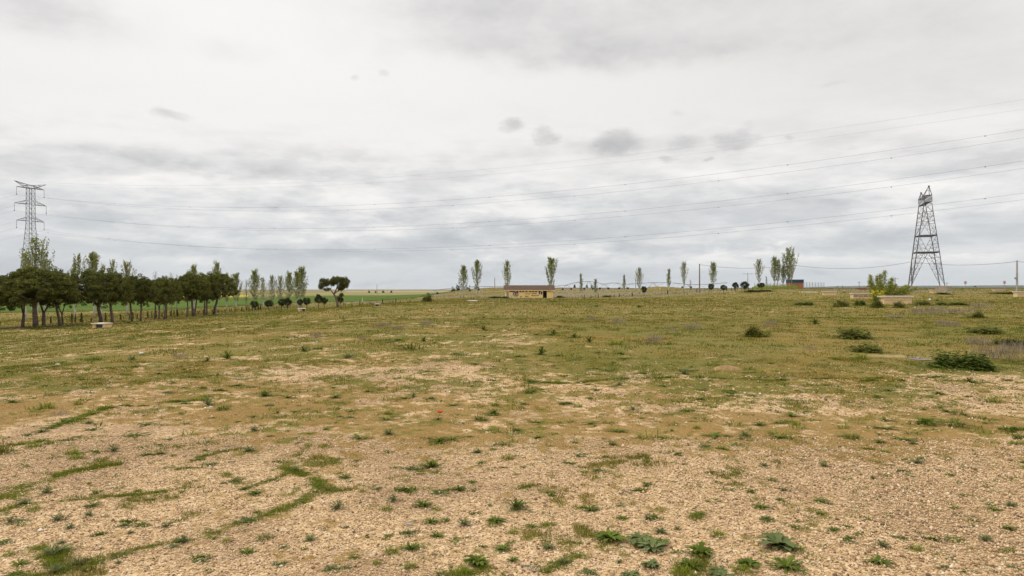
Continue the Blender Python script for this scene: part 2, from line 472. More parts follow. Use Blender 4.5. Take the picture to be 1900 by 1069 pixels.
def cover(x, y):
    """green turf, ochre moss, reddish soil in 0..1."""
    yw = y * (1 + .34 * (fbm(x * .22, y * .16, 41, 3) - .5)) - .12 * np.clip(-x, 0, 8)
    n = .30 * fbm(x * .55, y * .40, 51, 3) + .32 * fbm(x * 2.1, y * 1.6, 61, 3) + .38 * fbm(x * 7, y * 6, 71, 3)
    n = (n - .5) * 2.6 + .5
    pg = np.interp(yw, [0, 8.2, 10, 11.2, 13, 15, 17.8, 22, 32, 48, 90, 160, 400], [.12, .15, .20, .27, .38, .53, .64, .69, .71, .72, .80, .85, .9])
    side = ss(-1, 5, x) * ss(15.5, 18.5, y) * .30 * (1 - ss(40, 70, y))
    path = np.exp(-((x - np.interp(y, [12, 16.5, 21, 28, 38], [-3.2, -2.5, -1.2, -.2, 0.6])) / 1.6) ** 2) * ss(13, 16, y) * (1 - ss(31, 40, y))
    pg = pg + .05 + side - .16 * path
    g = ss(-.26, .26, n - (1 - pg))
    st = streaks(x, y) if np.max(np.abs(x)) < 1e6 else 0
    g = np.maximum(g, .75 * ss(.25, .70, st + (n - .5) * .75))
    m = .34 * fbm(x * .5 + 40, y * .42, 81, 3) + .30 * fbm(x * 1.9, y * 1.6 + 9, 91, 3) + .36 * fbm(x * 8, y * 7, 95, 2)
    m = (m - .5) * 2.6 + .5
    po = np.interp(yw, [0, 6, 8.2, 8.9, 9.8, 11.6, 13, 15, 20, 26, 42, 80, 160, 400], [.08, .13, .25, .42, .66, .68, .48, .44, .48, .42, .46, .55, .55, .5])
    o = ss(-.34, .34, m - (1 - po + .05 * path))
    d = ss(.44, .70, fbm(x * .8 + 7, y * .7, 101, 4) + .10 * ss(10.6, 12.6, yw) * (1 - ss(13.5, 15.5, yw)))
    # lilac-grey dry scrub belt on the far slope
    l = ss(.48, .62, fbm(x * .05, y * .11, 111, 4) + .16 * ss(215, 245, y) * (1 - ss(300, 330, y)) * ss(5, 25, x) * (1 - ss(95, 125, x)) - .03) * ss(140, 200, y)
    bare = np.exp(-((x - 11.0) / .95) ** 2 - ((y - 20.6) / .55) ** 2)
    return g * (1 - .6 * bare), o * (1 - .2 * bare), d, l

def build_ground():
    th_f = np.linspace(R(-41), R(41), 660)
    th_b = np.linspace(R(41), R(319), 74)[1:-1]
    th = np.concatenate([th_f, th_b]); n = len(th)
    r = np.concatenate([np.linspace(.3, 3.4, 12)[:-1], np.geomspace(3.4, 70, 520)[:-1], np.geomspace(70, 420, 120)[:-1], np.geomspace(420, 11500, 56)])
    Rr, Th = np.meshgrid(r, th, indexing='ij')
    X = (Rr * np.sin(Th)).ravel(); Y = (Rr * np.cos(Th)).ravel()
    X = np.append(X, 0.0); Y = np.append(Y, 0.0)
    Z = terrain(X, Y)
    m = len(r)
    i = np.arange(m - 1)[:, None] * n; j = np.arange(n)[None, :]; j2 = (j + 1) % n
    quads = np.stack([i + j, i + n + j, i + n + j2, i + j2], -1).reshape(-1, 4)[:, ::-1]
    c = m * n
    tri = np.stack([np.full(n, c), np.arange(n), (np.arange(n) + 1) % n], -1)[:, ::-1]
    me = mesh_np('ground', np.stack([X, Y, Z], -1), [quads, tri], smooth=True)
    if me.polygons[0].normal.z < 0: me.flip_normals()
    g, o, d, l = cover(X, Y)
    at_ = me.color_attributes.new('cover', 'FLOAT_COLOR', 'POINT')
    at_.data.foreach_set('color', np.stack([g, o, d, l], -1).astype(np.float32).ravel())
    mt, nt, p = newmat('field_ground')
    p.inputs['Roughness'].default_value = .95; p.inputs['Specular IOR Level'].default_value = .12
    va = nt.nodes.new('ShaderNodeVertexColor'); va.layer_name = 'cover'
    sp = nt.nodes.new('ShaderNodeSeparateColor'); nt.links.new(va.outputs[0], sp.inputs[0])
    G, O, D = (NX(nt, sp.outputs[i]) for i in range(3)); L = NX(nt, va.outputs[1])
    geo = nt.nodes.new('ShaderNodeNewGeometry'); pos = geo.outputs['Position']
    def vor(scale):
        v = nt.nodes.new('ShaderNodeTexVoronoi'); v.inputs['Scale'].default_value = scale
        nt.links.new(pos, v.inputs['Vector'])
        s2 = nt.nodes.new('ShaderNodeSeparateColor'); nt.links.new(v.outputs['Color'], s2.inputs[0])
        return NX(nt, v.outputs['Distance']), NX(nt, s2.outputs[0])
    d1, c1 = vor(60.0); d2, c2 = vor(23.0)
    stops = [(0, (.12, .078, .043)), (.16, (.30, .19, .095)), (.38, (.455, .30, .155)), (.62, (.54, .37, .195)), (.85, (.62, .445, .255)), (1, (.72, .59, .42))]
    grav = mixc(nt, .42, ramp(nt, c1, stops), ramp(nt, c2, stops))
    nb = noise(nt, pos, 1.3, 6, .65); nf = noise(nt, pos, 30.0, 5, .7); nm = noise(nt, pos, 6.0, 5, .7); nl = noise(nt, pos, .11, 6, .6); nk = noise(nt, pos, .20, 6, .68); nk2 = noise(nt, pos, .9, 4, .6)
    grav = mixc(nt, (D * (nf.ss(.35, .6)) * .75).clamp(), grav, (.17, .10, .055))
    och = ramp(nt, nf, [(.3, (.06, .034, .010)), (.43, (.15, .09, .020)), (.57, (.25, .165, .035)), (.7, (.42, .29, .11))])
    och = mixc(nt, nb.ss(.45, .7) * .55, och, (.25, .125, .032))
    grn = ramp(nt, nf, [(.27, (.058, .058, .009)), (.45, (.112, .105, .014)), (.6, (.165, .143, .022)), (.75, (.27, .195, .052))])
    grn = mixc(nt, nm.ss(.5, .72) * .55, grn, (.082, .10, .013))
    grn = mixc(nt, nl.ss(.42, .62) * .55, grn, (.21, .15, .036))
    grn = mixc(nt, nk.ss(.47, .64) * .6, grn, (.25, .152, .036)); grn = mixc(nt, nk2.ss(.54, .70) * .7, grn, (.06, .082, .014))
    lil = ramp(nt, nf, [(.3, (.15, .125, .085)), (.7, (.27, .225, .165))])
    edge = (nf - .5) * 1.7 + (nm - .5) * 1.1
    col = mixc(nt, (O + edge).ss(.22, .82) * .85, grav, och)
    col = mixc(nt, (G + edge).ss(.22, .82) * .90, col, grn)
    col = mixc(nt, (L + edge).ss(.3, .8) * .8, col, lil)
    nt.links.new(col, p.inputs['Base Color'])
    h = d1 * -.9 + d2 * -.5 + nf * .8 * (G + O)
    bn = nt.nodes.new('ShaderNodeBump'); bn.inputs['Strength'].default_value = .55; bn.inputs['Distance'].default_value = .02
    nt.links.new(h.s, bn.inputs['Height']); nt.links.new(bn.outputs[0], p.inputs['Normal'])
    me.materials.append(mt)
    return tag(link('ground', me), 'gravelly meadow with ochre moss and green turf', 'ground', kind='structure')
build_ground()

def sheet(name, x0, x1, y0, y1, mat, lift=.04, nx=70, ny=50, edge=None, label=None):
    """A field laid on the terrain; edge(x) gives its near border."""
    xs = np.linspace(x0, x1, nx); T = np.linspace(0, 1, ny)
    X, TT = np.meshgrid(xs, T); near = edge(X) if edge else np.full_like(X, y0)
    Y = near + (y1 - near) * TT ** 1.6
    Z = terrain(X, Y) + lift
    idx = np.arange(nx * ny).reshape(ny, nx)
    q = np.stack([idx[:-1, :-1], idx[:-1, 1:], idx[1:, 1:], idx[1:, :-1]], -1).reshape(-1, 4)
    o = link(name, mesh_np(name, np.stack([X, Y, Z], -1).reshape(-1, 3), [q], [mat]))
    return tag(o, label, 'field', kind='structure')

# ------------------------------------------------------------------ far setting
def left_edge(x): return np.interp(x, [-260, -120, -60, -30, 10, 40], [212, 205, 215, 262, 330, 345])
sheet('crop_field', -330, 6, 0, 1, M['crop'], .06, 90, 60) if False else None
def strip_field(name, px0, px1, near, far, mat, lift, label):
    """A field strip between two world-space borders, given as y over bearing."""
    n = 60; T = np.linspace(0, 1, 40)
    u = (np.linspace(px0, px1, n) - 950) / F
    yn = np.interp(np.linspace(px0, px1, n), *near); yf = np.interp(np.linspace(px0, px1, n), *far)
    Y = yn[None, :] + (yf - yn)[None, :] * T[:, None]; X = u[None, :] * Y
    Z = terrain(X, Y) + lift
    idx = np.arange(n * 40).reshape(40, n)
    q = np.stack([idx[:-1, :-1], idx[:-1, 1:], idx[1:, 1:], idx[1:, :-1]], -1).reshape(-1, 4)
    o = link(name, mesh_np(name, np.stack([X, Y, Z], -1).reshape(-1, 3), [q], [mat]))
    return tag(o, label, 'field', kind='structure')
strip_field('crop_field', -420, 1020, ([-420, 0, 300, 480, 640, 760, 900, 1020], [165, 158, 172, 186, 205, 262, 372, 445]),
            ([-420, 0, 480, 640, 800, 1020], [330, 330, 400, 520, 520, 470]), M['crop'], .10, 'green wheat field beyond the pines')
strip_field('rapeseed_field', -420, 460, ([-420, 460], [334, 440]), ([-420, 460], [520, 540]), M['rape'], .12, 'yellow rapeseed strip')
strip_field('pale_field', 380, 1020, ([380, 470, 640, 800, 1020], [470, 450, 530, 560, 560]), ([380, 1020], [1000, 1000]), M['pale_crop'], .12, 'pale field')
strip_field('tan_field', 640, 1010, ([640, 1010], [1010, 1010]), ([640, 1010], [1500, 1500]), M['tan_crop'], .14, 'tan field')

def ridge(name, px0, px1, y, tops, mat, label, thick=900, seed=0):
    xs = np.linspace((px0 - 950) / F * y, (px1 - 950) / F * y, 160)
    top = np.interp(xs * F / y + 950, [t[0] for t in tops], [height_at(t[1], y) for t in tops]) + (fbm(xs * .0012, xs * 0, seed, 4) - .5) * y * .0022
    prof = [(-thick, -8.0, 0), (-thick * .5, 0, .55), (0, 0, 1), (thick * .6, 0, .7), (thick, -8.0, 0)]
    V = []
    for dy, off, k in prof:
        z = -28 + (top + 28) * k + off * (k == 0)
        V.append(np.stack([xs, np.full_like(xs, y + dy), z], -1))
    V = np.concatenate(V); n = len(xs)
    idx = np.arange(n * len(prof)).reshape(len(prof), n)
    q = np.stack([idx[:-1, :-1], idx[:-1, 1:], idx[1:, 1:], idx[1:, :-1]], -1).reshape(-1, 4)
    return tag(link(name, mesh_np(name, V, [q], [mat], smooth=True)), label, 'hills', kind='structure')
ridge('hills', 1360, 2250, 9500, [(1360, 536), (1480, 533), (1560, 531), (1700, 530), (1900, 528.5), (2250, 528)], M['far_hill'], 'long blue ridge on the horizon', seed=3)
ridge('hills', 1150, 2250, 5200, [(1150, 536), (1500, 534), (1700, 532), (1900, 531.5), (2250, 531)], M['far_hill'], 'low plain in front of the ridge', seed=9)
ridge('hills', -500, 860, 4200, [(-500, 541), (300, 542), (560, 541), (680, 541.5), (760, 541.5), (860, 542)], M['far_wood'], 'dark line of woods on the far plain', thick=120, seed=5)

# ------------------------------------------------------------------ foliage generators
def rnd_unit(rng, n):
    v = rng.normal(size=(n, 3)); return v / np.linalg.norm(v, axis=1, keepdims=True)
def leaf_quads(rng, P, s, asp=.55, bias=None):
    """Small pointed leaf faces at points P."""
    n = len(P); d = rnd_unit(rng, n)
    if bias is not None: d = d + np.asarray(bias); d /= np.linalg.norm(d, axis=1, keepdims=True)
    e = np.cross(d, rnd_unit(rng, n)); e /= np.linalg.norm(e, axis=1, keepdims=True) + 1e-9
    s = np.asarray(s).reshape(-1, 1)
    V = np.stack([P - d * s, P + e * s * asp, P + d * s, P - e * s * asp], 1).reshape(-1, 3)
    return V, np.arange(4 * n).reshape(-1, 4)
def merge(parts):
    Vs, Fs, o = [], {}, 0
    for V, Fc in parts:
        Vs.append(V); Fs.setdefault(Fc.shape[1], []).append(Fc + o); o += len(V)
    return np.concatenate(Vs), [np.concatenate(f) for f in Fs.values()]

def poplar(seed, H=10.0, wid=.17, leaves=2900, clear=.2, leaders=1, leaf=.135, bark='poplar_bark', mat='poplar', nb=34, bare=False):
    """Tapered white trunk, steep limbs, loose leaves strung along the limbs."""
    rng = np.random.default_rng(seed); random.seed(seed)
    tr, tw = MB(), []
    pts_l = []
    for L in range(leaders):
        off = 0 if leaders == 1 else (L - (leaders - 1) / 2) * .09 * H
        hh = H * (1 if L == leaders // 2 else rng.uniform(.72, .92))
        p = [Vector((0, 0, -.15))] if L == 0 else [Vector((0, 0, .04 * H))]
        k = 9
        for i in range(1, k):
            t = i / (k - 1)
            p.append(Vector((off * min(1, t * 2.2) + rng.normal() * .05, rng.normal() * .05 + (.3 * off * t), hh * .96 * t)))
        tr.tube(p, [.019 * H * (1 - .93 * i / (k - 1)) * (1 if leaders == 1 else .75) for i in range(k)], 7)
        for b in range(nb // leaders):
            t = clear + (.93 - clear) * ((b + rng.uniform(0, 1)) / (nb // leaders))
            az = b * 2.4 + rng.uniform(-.5, .5)
            i = t * (k - 1); i0 = min(int(i), k - 2); base = p[i0].lerp(p[i0 + 1], i - i0)
            env = wid * H * (min(1, (t - clear) / .12 + .45)) * (1 - max(0, t - .35) / .75) ** .8
            out = env * rng.uniform(.55, 1.15); up = out * rng.uniform(1.5, 2.6) + .35
            q = [base, base + Vector((math.cos(az) * out * .6, math.sin(az) * out * .6, up * .4)), base + Vector((math.cos(az) * out, math.sin(az) * out, up))]
            if q[2].z > H * 1.0: q[2].z = H * rng.uniform(.93, 1.0)
            tr.tube(q, [.0055 * H, .003 * H, .0012 * H], 4)
            pts_l.append(q)
        pts_l.append([p[4], p[6], p[8]])
    n_per = max(4, leaves // len(pts_l))
    P = []
    if not bare or True:
        for q in pts_l:
            a, b, c = (np.array(v) for v in q)
            t = rng.uniform(.12, 1.04, n_per)[:, None] ** .8
            pos = np.where(t < .5, a + (b - a) * t * 2, b + (c - b) * (t - .5) * 2)
            side = rng.normal(size=(n_per, 3)) * np.array([.022, .022, .03]) * H
            # gather into sprays
            cl = rng.integers(0, max(2, n_per // 9), n_per)
            cent = rng.normal(size=(max(2, n_per // 9), 3)) * np.array([.018, .018, .02]) * H
            P.append(pos + side * .32 + cent[cl] * .7)
    P = np.concatenate(P)
    P = P[P[:, 2] > clear * H * .55]
    P[:, 2] = np.minimum(P[:, 2], H * 1.02)
    V, Fq = leaf_quads(rng, P, rng.uniform(.55, 1.15, len(P)) * leaf, .6)
    return tr.mesh('trunk', M[bark], True), mesh_np('crown', V, [Fq], [M[mat]])

def stone_pine(seed, H=6.0, Rr=2.6, lean=.3, clear=.42, fork=False, dens=1.0):
    """Umbrella pine: leaning bare trunk, limbs fanning into a domed dense crown with a ragged flat underside."""
    rng = np.random.default_rng(seed)
    tr = MB()
    la = rng.uniform(0, 6.28); dx, dy = math.cos(la) * lean, math.sin(la) * lean
    fz = clear * H * (.6 if fork else 1.0)
    p = [Vector((0, 0, -.15)), Vector((dx * .25, dy * .25, fz * .35)), Vector((dx * .8, dy * .8, fz * .75)), Vector((dx, dy, fz))]
    tr.tube(p, [.20, .17, .145, .13], 8)
    zb = clear * H * .92; zc = H - zb
    tips = []
    nl = 2 if fork else 5
    for i in range(nl):
        a = i * 6.283 / nl + rng.uniform(-.4, .4); rr = Rr * rng.uniform(.35, .6)
        e = p[3] + Vector((math.cos(a) * rr, math.sin(a) * rr, (zb - fz) + zc * rng.uniform(.35, .55)))
        m = p[3].lerp(e, .5) + Vector((math.cos(a) * .12, math.sin(a) * .12, .18 if not fork else .3))
        tr.tube([p[3] - Vector((0, 0, .08)), m, e], [.10, .075, .04], 6)
        for j in range(4):
            a2 = a + rng.uniform(-.9, .9); r2 = Rr * rng.uniform(.25, .45)
            e2 = e + Vector((math.cos(a2) * r2, math.sin(a2) * r2, zc * rng.uniform(.05, .3)))
            tr.tube([m.lerp(e, .6), e2], [.045, .015], 4)
    nc = int(300 * dens); parts = []
    cx, cy = dx * 1.2, dy * 1.2
    for i in range(nc):
        u = rng.uniform(0, 1); a = rng.uniform(0, 6.283)
        rr = math.sqrt(rng.uniform(0, 1)) * Rr
        f = rr / Rr
        top = zb + zc * (.30 + .70 * math.sqrt(max(0, 1 - f ** 2.0)))
        bot = zb + zc * (.06 + .14 * f) + rng.uniform(-.08, .10) * zc
        z = top - (top - bot) * (rng.uniform(0, 1) ** 2.0)
        bump = 1 + .09 * math.sin(a * 3 + seed) + .06 * math.sin(a * 5 + 2 * seed)
        c = np.array([cx + math.cos(a) * rr * bump, cy + math.sin(a) * rr * bump, z + rng.normal() * .07 * zc])
        rad = rng.uniform(.22, .42) * Rr / 2.6
        n = int(rng.uniform(60, 95))
        q = rnd_unit(rng, n) * (rng.uniform(.25, 1, n)[:, None] ** .6) * np.array([rad, rad, rad * .75])
        V, Fq = leaf_quads(rng, c + q, rng.uniform(.07, .13, n), .32, q / rad * .6 + np.array([0, 0, .5]))
        parts.append((V, Fq))
    V, Fs = merge(parts)
    return tr.mesh('trunk', M['pine_bark'], True), mesh_np('crown', V, Fs, [M['pine']])

def small_pine(seed, H=2.2, Rr=.95, pointed=False):
    """Young clipped pine: short stem under a dense rounded head."""
    rng = np.random.default_rng(seed); tr = MB()
    tr.tube([(0, 0, -.1), (.03, .02, H * .3), (0, 0, H * .62)], [.075, .06, .04], 6)
    for i in range(5):
        a = i * 1.26; tr.tube([(0, 0, H * .42), (math.cos(a) * Rr * .6, math.sin(a) * Rr * .6, H * .62)], [.035, .012], 4)
    parts = []
    zc = H * .66; rz = H * .34
    for i in range(64):
        d = rnd_unit(rng, 1)[0] * rng.uniform(.5, 1.0) ** .5
        if pointed: d[0] *= 1 - .35 * (d[2] + .2); d[1] *= 1 - .35 * (d[2] + .2)
        c = np.array([d[0] * Rr * .84, d[1] * Rr * .84, zc + d[2] * rz * .82])
        n = 60; rad = .26
        q = rnd_unit(rng, n) * (rng.uniform(.3, 1, n)[:, None]) * rad
        parts.append(leaf_quads(rng, c + q, rng.uniform(.05, .10, n), .3, q / rad * .7 + np.array([0, 0, .3])))
    V, Fs = merge(parts)
    return tr.mesh('trunk', M['pine_bark'], True), mesh_np('crown', V, Fs, [M['small_pine']])

def tree_root(name, meshes):
    root = empty(name, (0, 0, 0))
    link('trunk', meshes[0], root); link('crown', meshes[1], root)
    return root
USED = set()
def place(proto, loc, sc, rz, label, cat, group=None):
    if proto.name in USED: o = copy_tree(proto)
    else: o = proto; USED.add(proto.name)
    o.location = loc; o.scale = sc; o.rotation_euler = (0, 0, rz)
    return tag(o, label, cat, group)

# ------------------------------------------------------------------ stone pines along the left edge
pine_k = [tree_root('stone_pine', stone_pine(11, lean=.25)), tree_root('stone_pine', stone_pine(12, lean=.45)),
          tree_root('stone_pine', stone_pine(13, lean=.15, fork=True)), tree_root('stone_pine', stone_pine(14, lean=.4, clear=.36))]
PG = 'stone pines in the row on the slope'
PINES = [  # trunk px, distance, crown top py, crown width px, kind, label
    (-22, 68, 524, 90, 0, 'stone pine cut off by the picture edge, low dark crown'),
    (42, 70, 511, 74, 2, 'forked thin stone pine next to the picture edge, outermost of the first clump'),
    (66, 69, 500, 116, 0, 'thickest straight trunk of the first stone pine clump, highest dome'),
    (81, 71, 503, 80, 2, 'forked stone pine just behind the thickest trunk of the first clump'),
    (111, 72, 509, 64, 1, 'leaning stone pine in the first clump beside the white poplar trunk'),
    (116, 74, 520, 44, 2, 'forked stone pine ending the first clump, nearest the white poplar trunk'),
    (188, 76, 505, 86, 3, 'wide stone pine directly behind the open concrete bench'),
    (209, 76, 509, 66, 1, 'stone pine with slanted trunk just beyond the open concrete bench'),
    (245, 82, 514, 52, 1, 'curved stone pine trunk, first after the slanted one past the bench'),
    (261, 82, 517, 44, 0, 'leaning stone pine standing alone between bench and middle clump'),
    (287, 88, 521, 42, 0, 'crooked stone pine starting the middle clump of four thin trunks'),
    (295, 90, 518, 40, 2, 'thinnest stone pine trunk in the middle clump'),
    (305, 87, 517, 46, 1, 'slanting stone pine in the middle clump'),
    (309, 91, 520, 36, 3, 'stone pine ending the middle clump of four thin trunks'),
    (347, 96, 511, 46, 2, 'forked stone pine between the middle clump and the last five'),
    (358, 97, 510, 56, 0, 'pale barked straight stone pine after the forked one'),
    (361, 100, 514, 40, 1, 'stone pine hidden half behind the pale barked straight one'),
    (380, 101, 511, 46, 0, 'dark straight stone pine of the close pair near the row end'),
    (384, 103, 514, 38, 3, 'thinner twin of the close stone pine pair near the row end'),
    (397, 104, 509, 60, 1, 'last stone pine of the row, crown edge open to the poplars'),
]
for i, (px, y, top, cw, k, lab) in enumerate(PINES):
    p = at(px, y); h = height_at(top, y) - p.z; wr = cw / F * y / 4.5
    place(pine_k[k], p, (wr, wr, h / 6.0), i * 1.9 + .4, lab, 'tree', PG)

def lone_pine():
    """Old pine with a bent trunk forking into two separate crown heads."""
    rng = np.random.default_rng(77); tr = MB(); H = 6.0
    tr.tube([(.55, 0, -.15), (.42, 0, .9), (.05, .05, 1.9), (-.3, .1, 2.5)], [.27, .22, .19, .16], 8)
    tr.tube([(-.25, .1, 2.4), (-.9, 0, 3.3), (-1.9, -.1, 3.9), (-2.7, .1, 4.4)], [.13, .10, .06, .03], 6)
    tr.tube([(-.3, .1, 2.4), (.2, .3, 3.6), (.5, .1, 4.6)], [.14, .10, .05], 6)
    tr.tube([(-.2, .1, 2.6), (1.0, -.2, 3.4), (1.9, .1, 4.4)], [.11, .08, .04], 6)
    tr.tube([(.1, .05, 1.8), (1.0, .2, 2.4), (1.4, .1, 2.5)], [.07, .05, .02], 5)
    tr.tube([(-.9, 0, 3.3), (-.8, .4, 4.4)], [.07, .03], 5)
    heads = [((-2.0, 0, 4.75), (1.2, 1.3, .8), 60), ((-2.9, .2, 3.9), (.5, .7, .4), 12), ((.5, 0, 5.15), (1.6, 1.6, .85), 80), ((1.9, .1, 4.6), (1.0, 1.2, 1.15), 60),
             ((1.2, .1, 3.7), (.9, .9, .7), 30), ((-.5, .2, 4.8), (1.1, 1.0, .8), 40), ((1.25, .1, 2.35), (.55, .5, .32), 10), ((-1.9, .2, 3.5), (.8, .7, .35), 9)]
    parts = []
    for c, r, n in heads:
        for i in range(n):
            d = rnd_unit(rng, 1)[0] * rng.uniform(.3, 1)
            ce = np.array(c) + d * np.array(r); m = 85
            q = rnd_unit(rng, m) * (rng.uniform(.2, 1, m)[:, None]) * .33
            parts.append(leaf_quads(rng, ce + q, rng.uniform(.07, .13, m), .32, q * 2 + np.array([0, 0, .4])))
    V, Fs = merge(parts)
    o = tree_root('stone_pine', (tr.mesh('trunk', M['pine_bark'], True), mesh_np('crown', V, Fs, [M['pine']])))
    p = at(622, 130); s = (height_at(511.5, 130) - p.z) / 6.0
    o.location = p; o.scale = (s * .95, s, s)
    tag(o, 'lone stone pine with bent trunk and split crown, apart from the row', 'tree')
lone_pine()

# ------------------------------------------------------------------ poplars
pop = {
    'full': tree_root('poplar_tree', poplar(21, wid=.15)),
    'full2': tree_root('poplar_tree', poplar(22, wid=.17, nb=30)),
    'narrow': tree_root('poplar_tree', poplar(23, wid=.085, leaves=1700, nb=26)),
    'fork': tree_root('poplar_tree', poplar(24, wid=.16, leaders=2, leaves=2900)),
    'wide': tree_root('poplar_tree', poplar(25, wid=.20, leaders=3, leaves=3600, nb=48, clear=.14)),
    'thin': tree_root('poplar_tree', poplar(26, wid=.11, leaves=900, nb=24, mat='poplar_grey')),
    'bare': tree_root('poplar_tree', poplar(27, wid=.14, leaves=130, nb=30, bark='twig', mat='poplar_grey')),
    'grey': tree_root('poplar_tree', poplar(28, wid=.16, leaves=2000, nb=32, mat='poplar_grey')),
}
BASEW = {'full': 3.1, 'full2': 3.5, 'narrow': 1.9, 'fork': 3.6, 'wide': 4.6, 'thin': 2.4, 'bare': 3.0, 'grey': 3.3}
GA, GB, GC_, GD = 'poplars behind the stone pines', 'poplars between the pine row and the lone pine', 'poplars around the yellow building', 'poplars across the far slope'
POP = [  # trunk px, distance, top py, crown width px, kind, label, group
    (66, 96, 437, 52, 'wide', 'tallest many-stemmed poplar rising behind the first pine clump, in front of the lattice tower', GA),
    (47, 100, 461, 22, 'thin', 'slender side stem poplar beside the tallest one near the tower', GA),
    (84, 102, 474, 24, 'thin', 'short poplar low on the tower-free side of the tallest poplar', GA),
    (140, 92, 468, 30, 'fork', 'forked poplar with white trunk between the first two pine clumps', GA),
    (174, 96, 464, 36, 'full2', 'bushy poplar topping the wide pine behind the bench', GA),
    (190, 100, 486, 18, 'thin', 'small thin poplar top just after the bushy one above the bench', GA),
    (207, 101, 479, 22, 'fork', 'two-pronged poplar above the second pine clump', GA),
    (236, 104, 484, 32, 'grey', 'pale loose poplar over the pines past the bench', GA),
    (263, 112, 503, 14, 'bare', 'leafless poplar tip showing over the pine crowns', GA),
    (288, 114, 501, 16, 'bare', 'leafless poplar tip showing over the pine crowns', GA),
    (303, 116, 508, 14, 'bare', 'leafless poplar tip showing over the pine crowns', GA),
    (318, 117, 502, 14, 'bare', 'leafless poplar tip showing over the pine crowns', GA),
    (328, 119, 506, 12, 'bare', 'leafless poplar tip showing over the pine crowns', GA),
    (349, 118, 497, 20, 'thin', 'low poplar top beside a taller one above the last pines', GA),
    (360, 118, 489, 20, 'full', 'tall poplar top above the pale barked pine', GA),
    (402, 120, 484, 24, 'full', 'highest poplar top above the end of the pine row', GA),
    (420, 124, 506, 20, 'full', 'poplar partly hidden by the last pine crown', GA),
    (438, 126, 504, 24, 'full2', 'first free poplar past the pine row, white trunk', GB),
    (457, 128, 516, 18, 'bare', 'leafless grey poplar just after the first free one', GB),
    (473, 130, 499, 26, 'full', 'tall upright poplar behind the first clipped pine', GB),
    (488, 133, 511, 18, 'thin', 'thin pale poplar between two fuller ones', GB),
    (505, 136, 510, 20, 'grey', 'first of two equal pale poplars above the clipped pines', GB),
    (520, 138, 511, 20, 'grey', 'second of two equal pale poplars above the clipped pines', GB),
    (536, 142, 503, 22, 'full', 'slim poplar just before the broad double one', GB),
    (551, 146, 502, 24, 'full2', 'lower bushier half of the broad double poplar', GB),
    (560, 148, 493, 26, 'full', 'taller half of the broad double poplar, last before the lone pine', GB),
    (860, 228, 491, 21, 'full', 'shorter of two poplars left of the yellow building', GC_),
    (885, 224, 480, 21, 'full2', 'taller of two poplars left of the yellow building', GC_),
    (941, 232, 482, 17, 'full', 'slim poplar rising behind the door end of the yellow building', GC_),
    (1023, 232, 475, 27, 'full2', 'broad poplar rising behind the doorway end of the yellow building', GC_),
    (1078, 232, 506, 9, 'narrow', 'narrow small poplar, first past the yellow building', GD),
    (1105, 232, 516, 10, 'narrow', 'shortest small poplar under the arched irrigation pipe', GD),
    (1158, 234, 508, 7, 'narrow', 'thinnest column-like poplar on the far slope', GD),
    (1186, 234, 496, 17, 'grey', 'rounded pale poplar beside a utility pole, before the dark mound', GD),
    (1241, 236, 497, 11, 'narrow', 'slim poplar standing right by the dark green mound', GD),
    (1269, 236, 485, 16, 'grey', 'pale tall poplar before the first wooden cable pole', GD),
    (1281, 238, 518, 8, 'bare', 'tiny leafless poplar next to the pale tall one', GD),
    (1323, 236, 485, 18, 'full', 'bent-limbed poplar after the first cable pole', GD),
    (1408, 238, 480, 19, 'grey', 'separate poplar before the clump at the brick hut', GD),
    (1422, 240, 511, 5, 'thin', 'very small sapling poplar before the clump at the brick hut', GD),
    (1437, 240, 475, 18, 'full', 'first poplar of the clump at the brick hut', GD),
    (1443, 243, 480, 16, 'full2', 'second poplar of the clump, tight behind the first', GD),
    (1453, 242, 491, 14, 'full', 'lowest poplar in the middle of the clump at the brick hut', GD),
    (1464, 240, 457, 34, 'wide', 'tallest and widest poplar of the clump, beside the brick hut', GD),
]
for i, (px, y, top, cw, k, lab, grp) in enumerate(POP):
    p = at(px, y); h = height_at(top, y) - p.z; wr = cw / F * y / BASEW[k]
    place(pop[k], p, (wr, wr, h / 10.0), i * 2.3, lab, 'tree', grp)

# ------------------------------------------------------------------ clipped young pines
sp_k = [tree_root('young_pine', small_pine(31)), tree_root('young_pine', small_pine(32)), tree_root('young_pine', small_pine(33, pointed=True))]
SP = [  # px, distance, top py, width px, kind, label
    (472, 118, 557, 17, 0, 'round clipped pine nearest the stone pine row'),
    (499, 121, 556, 18, 1, 'round clipped pine standing singly, second from the stone pine row'),
    (523, 124, 553, 16, 0, 'first of the touching pair of round clipped pines'),
    (534, 125, 552, 16, 1, 'second of the touching pair of round clipped pines'),
    (557, 131, 554, 13, 1, 'smaller thin clipped pine behind the light concrete bench'),
    (569, 129, 551, 17, 0, 'round clipped pine just behind the light concrete bench'),
    (591, 134, 545, 18, 2, 'pointed young pine beside the lone stone pine'),
    (602, 134, 551, 14, 1, 'low young pine tucked against the pointed one'),
    (631, 138, 549, 14, 1, 'young pine half behind the lone stone pine trunk'),
    (1195, 205, 530, 12, 0, 'clipped pine by the dark green mound'),
    (1319.5, 196, 525, 13, 0, 'clipped pine under the bent-limbed poplar'),
    (1342.5, 190, 528, 14, 1, 'flattest clipped pine, second after the first cable pole'),
    (1364.5, 196, 523, 14, 2, 'loose-headed clipped pine, third after the first cable pole'),
    (1382, 186, 521, 18, 0, 'largest clipped pine, crown against the sky'),
    (1412, 206, 524, 15, 1, 'clipped pine under the separate poplar'),
]
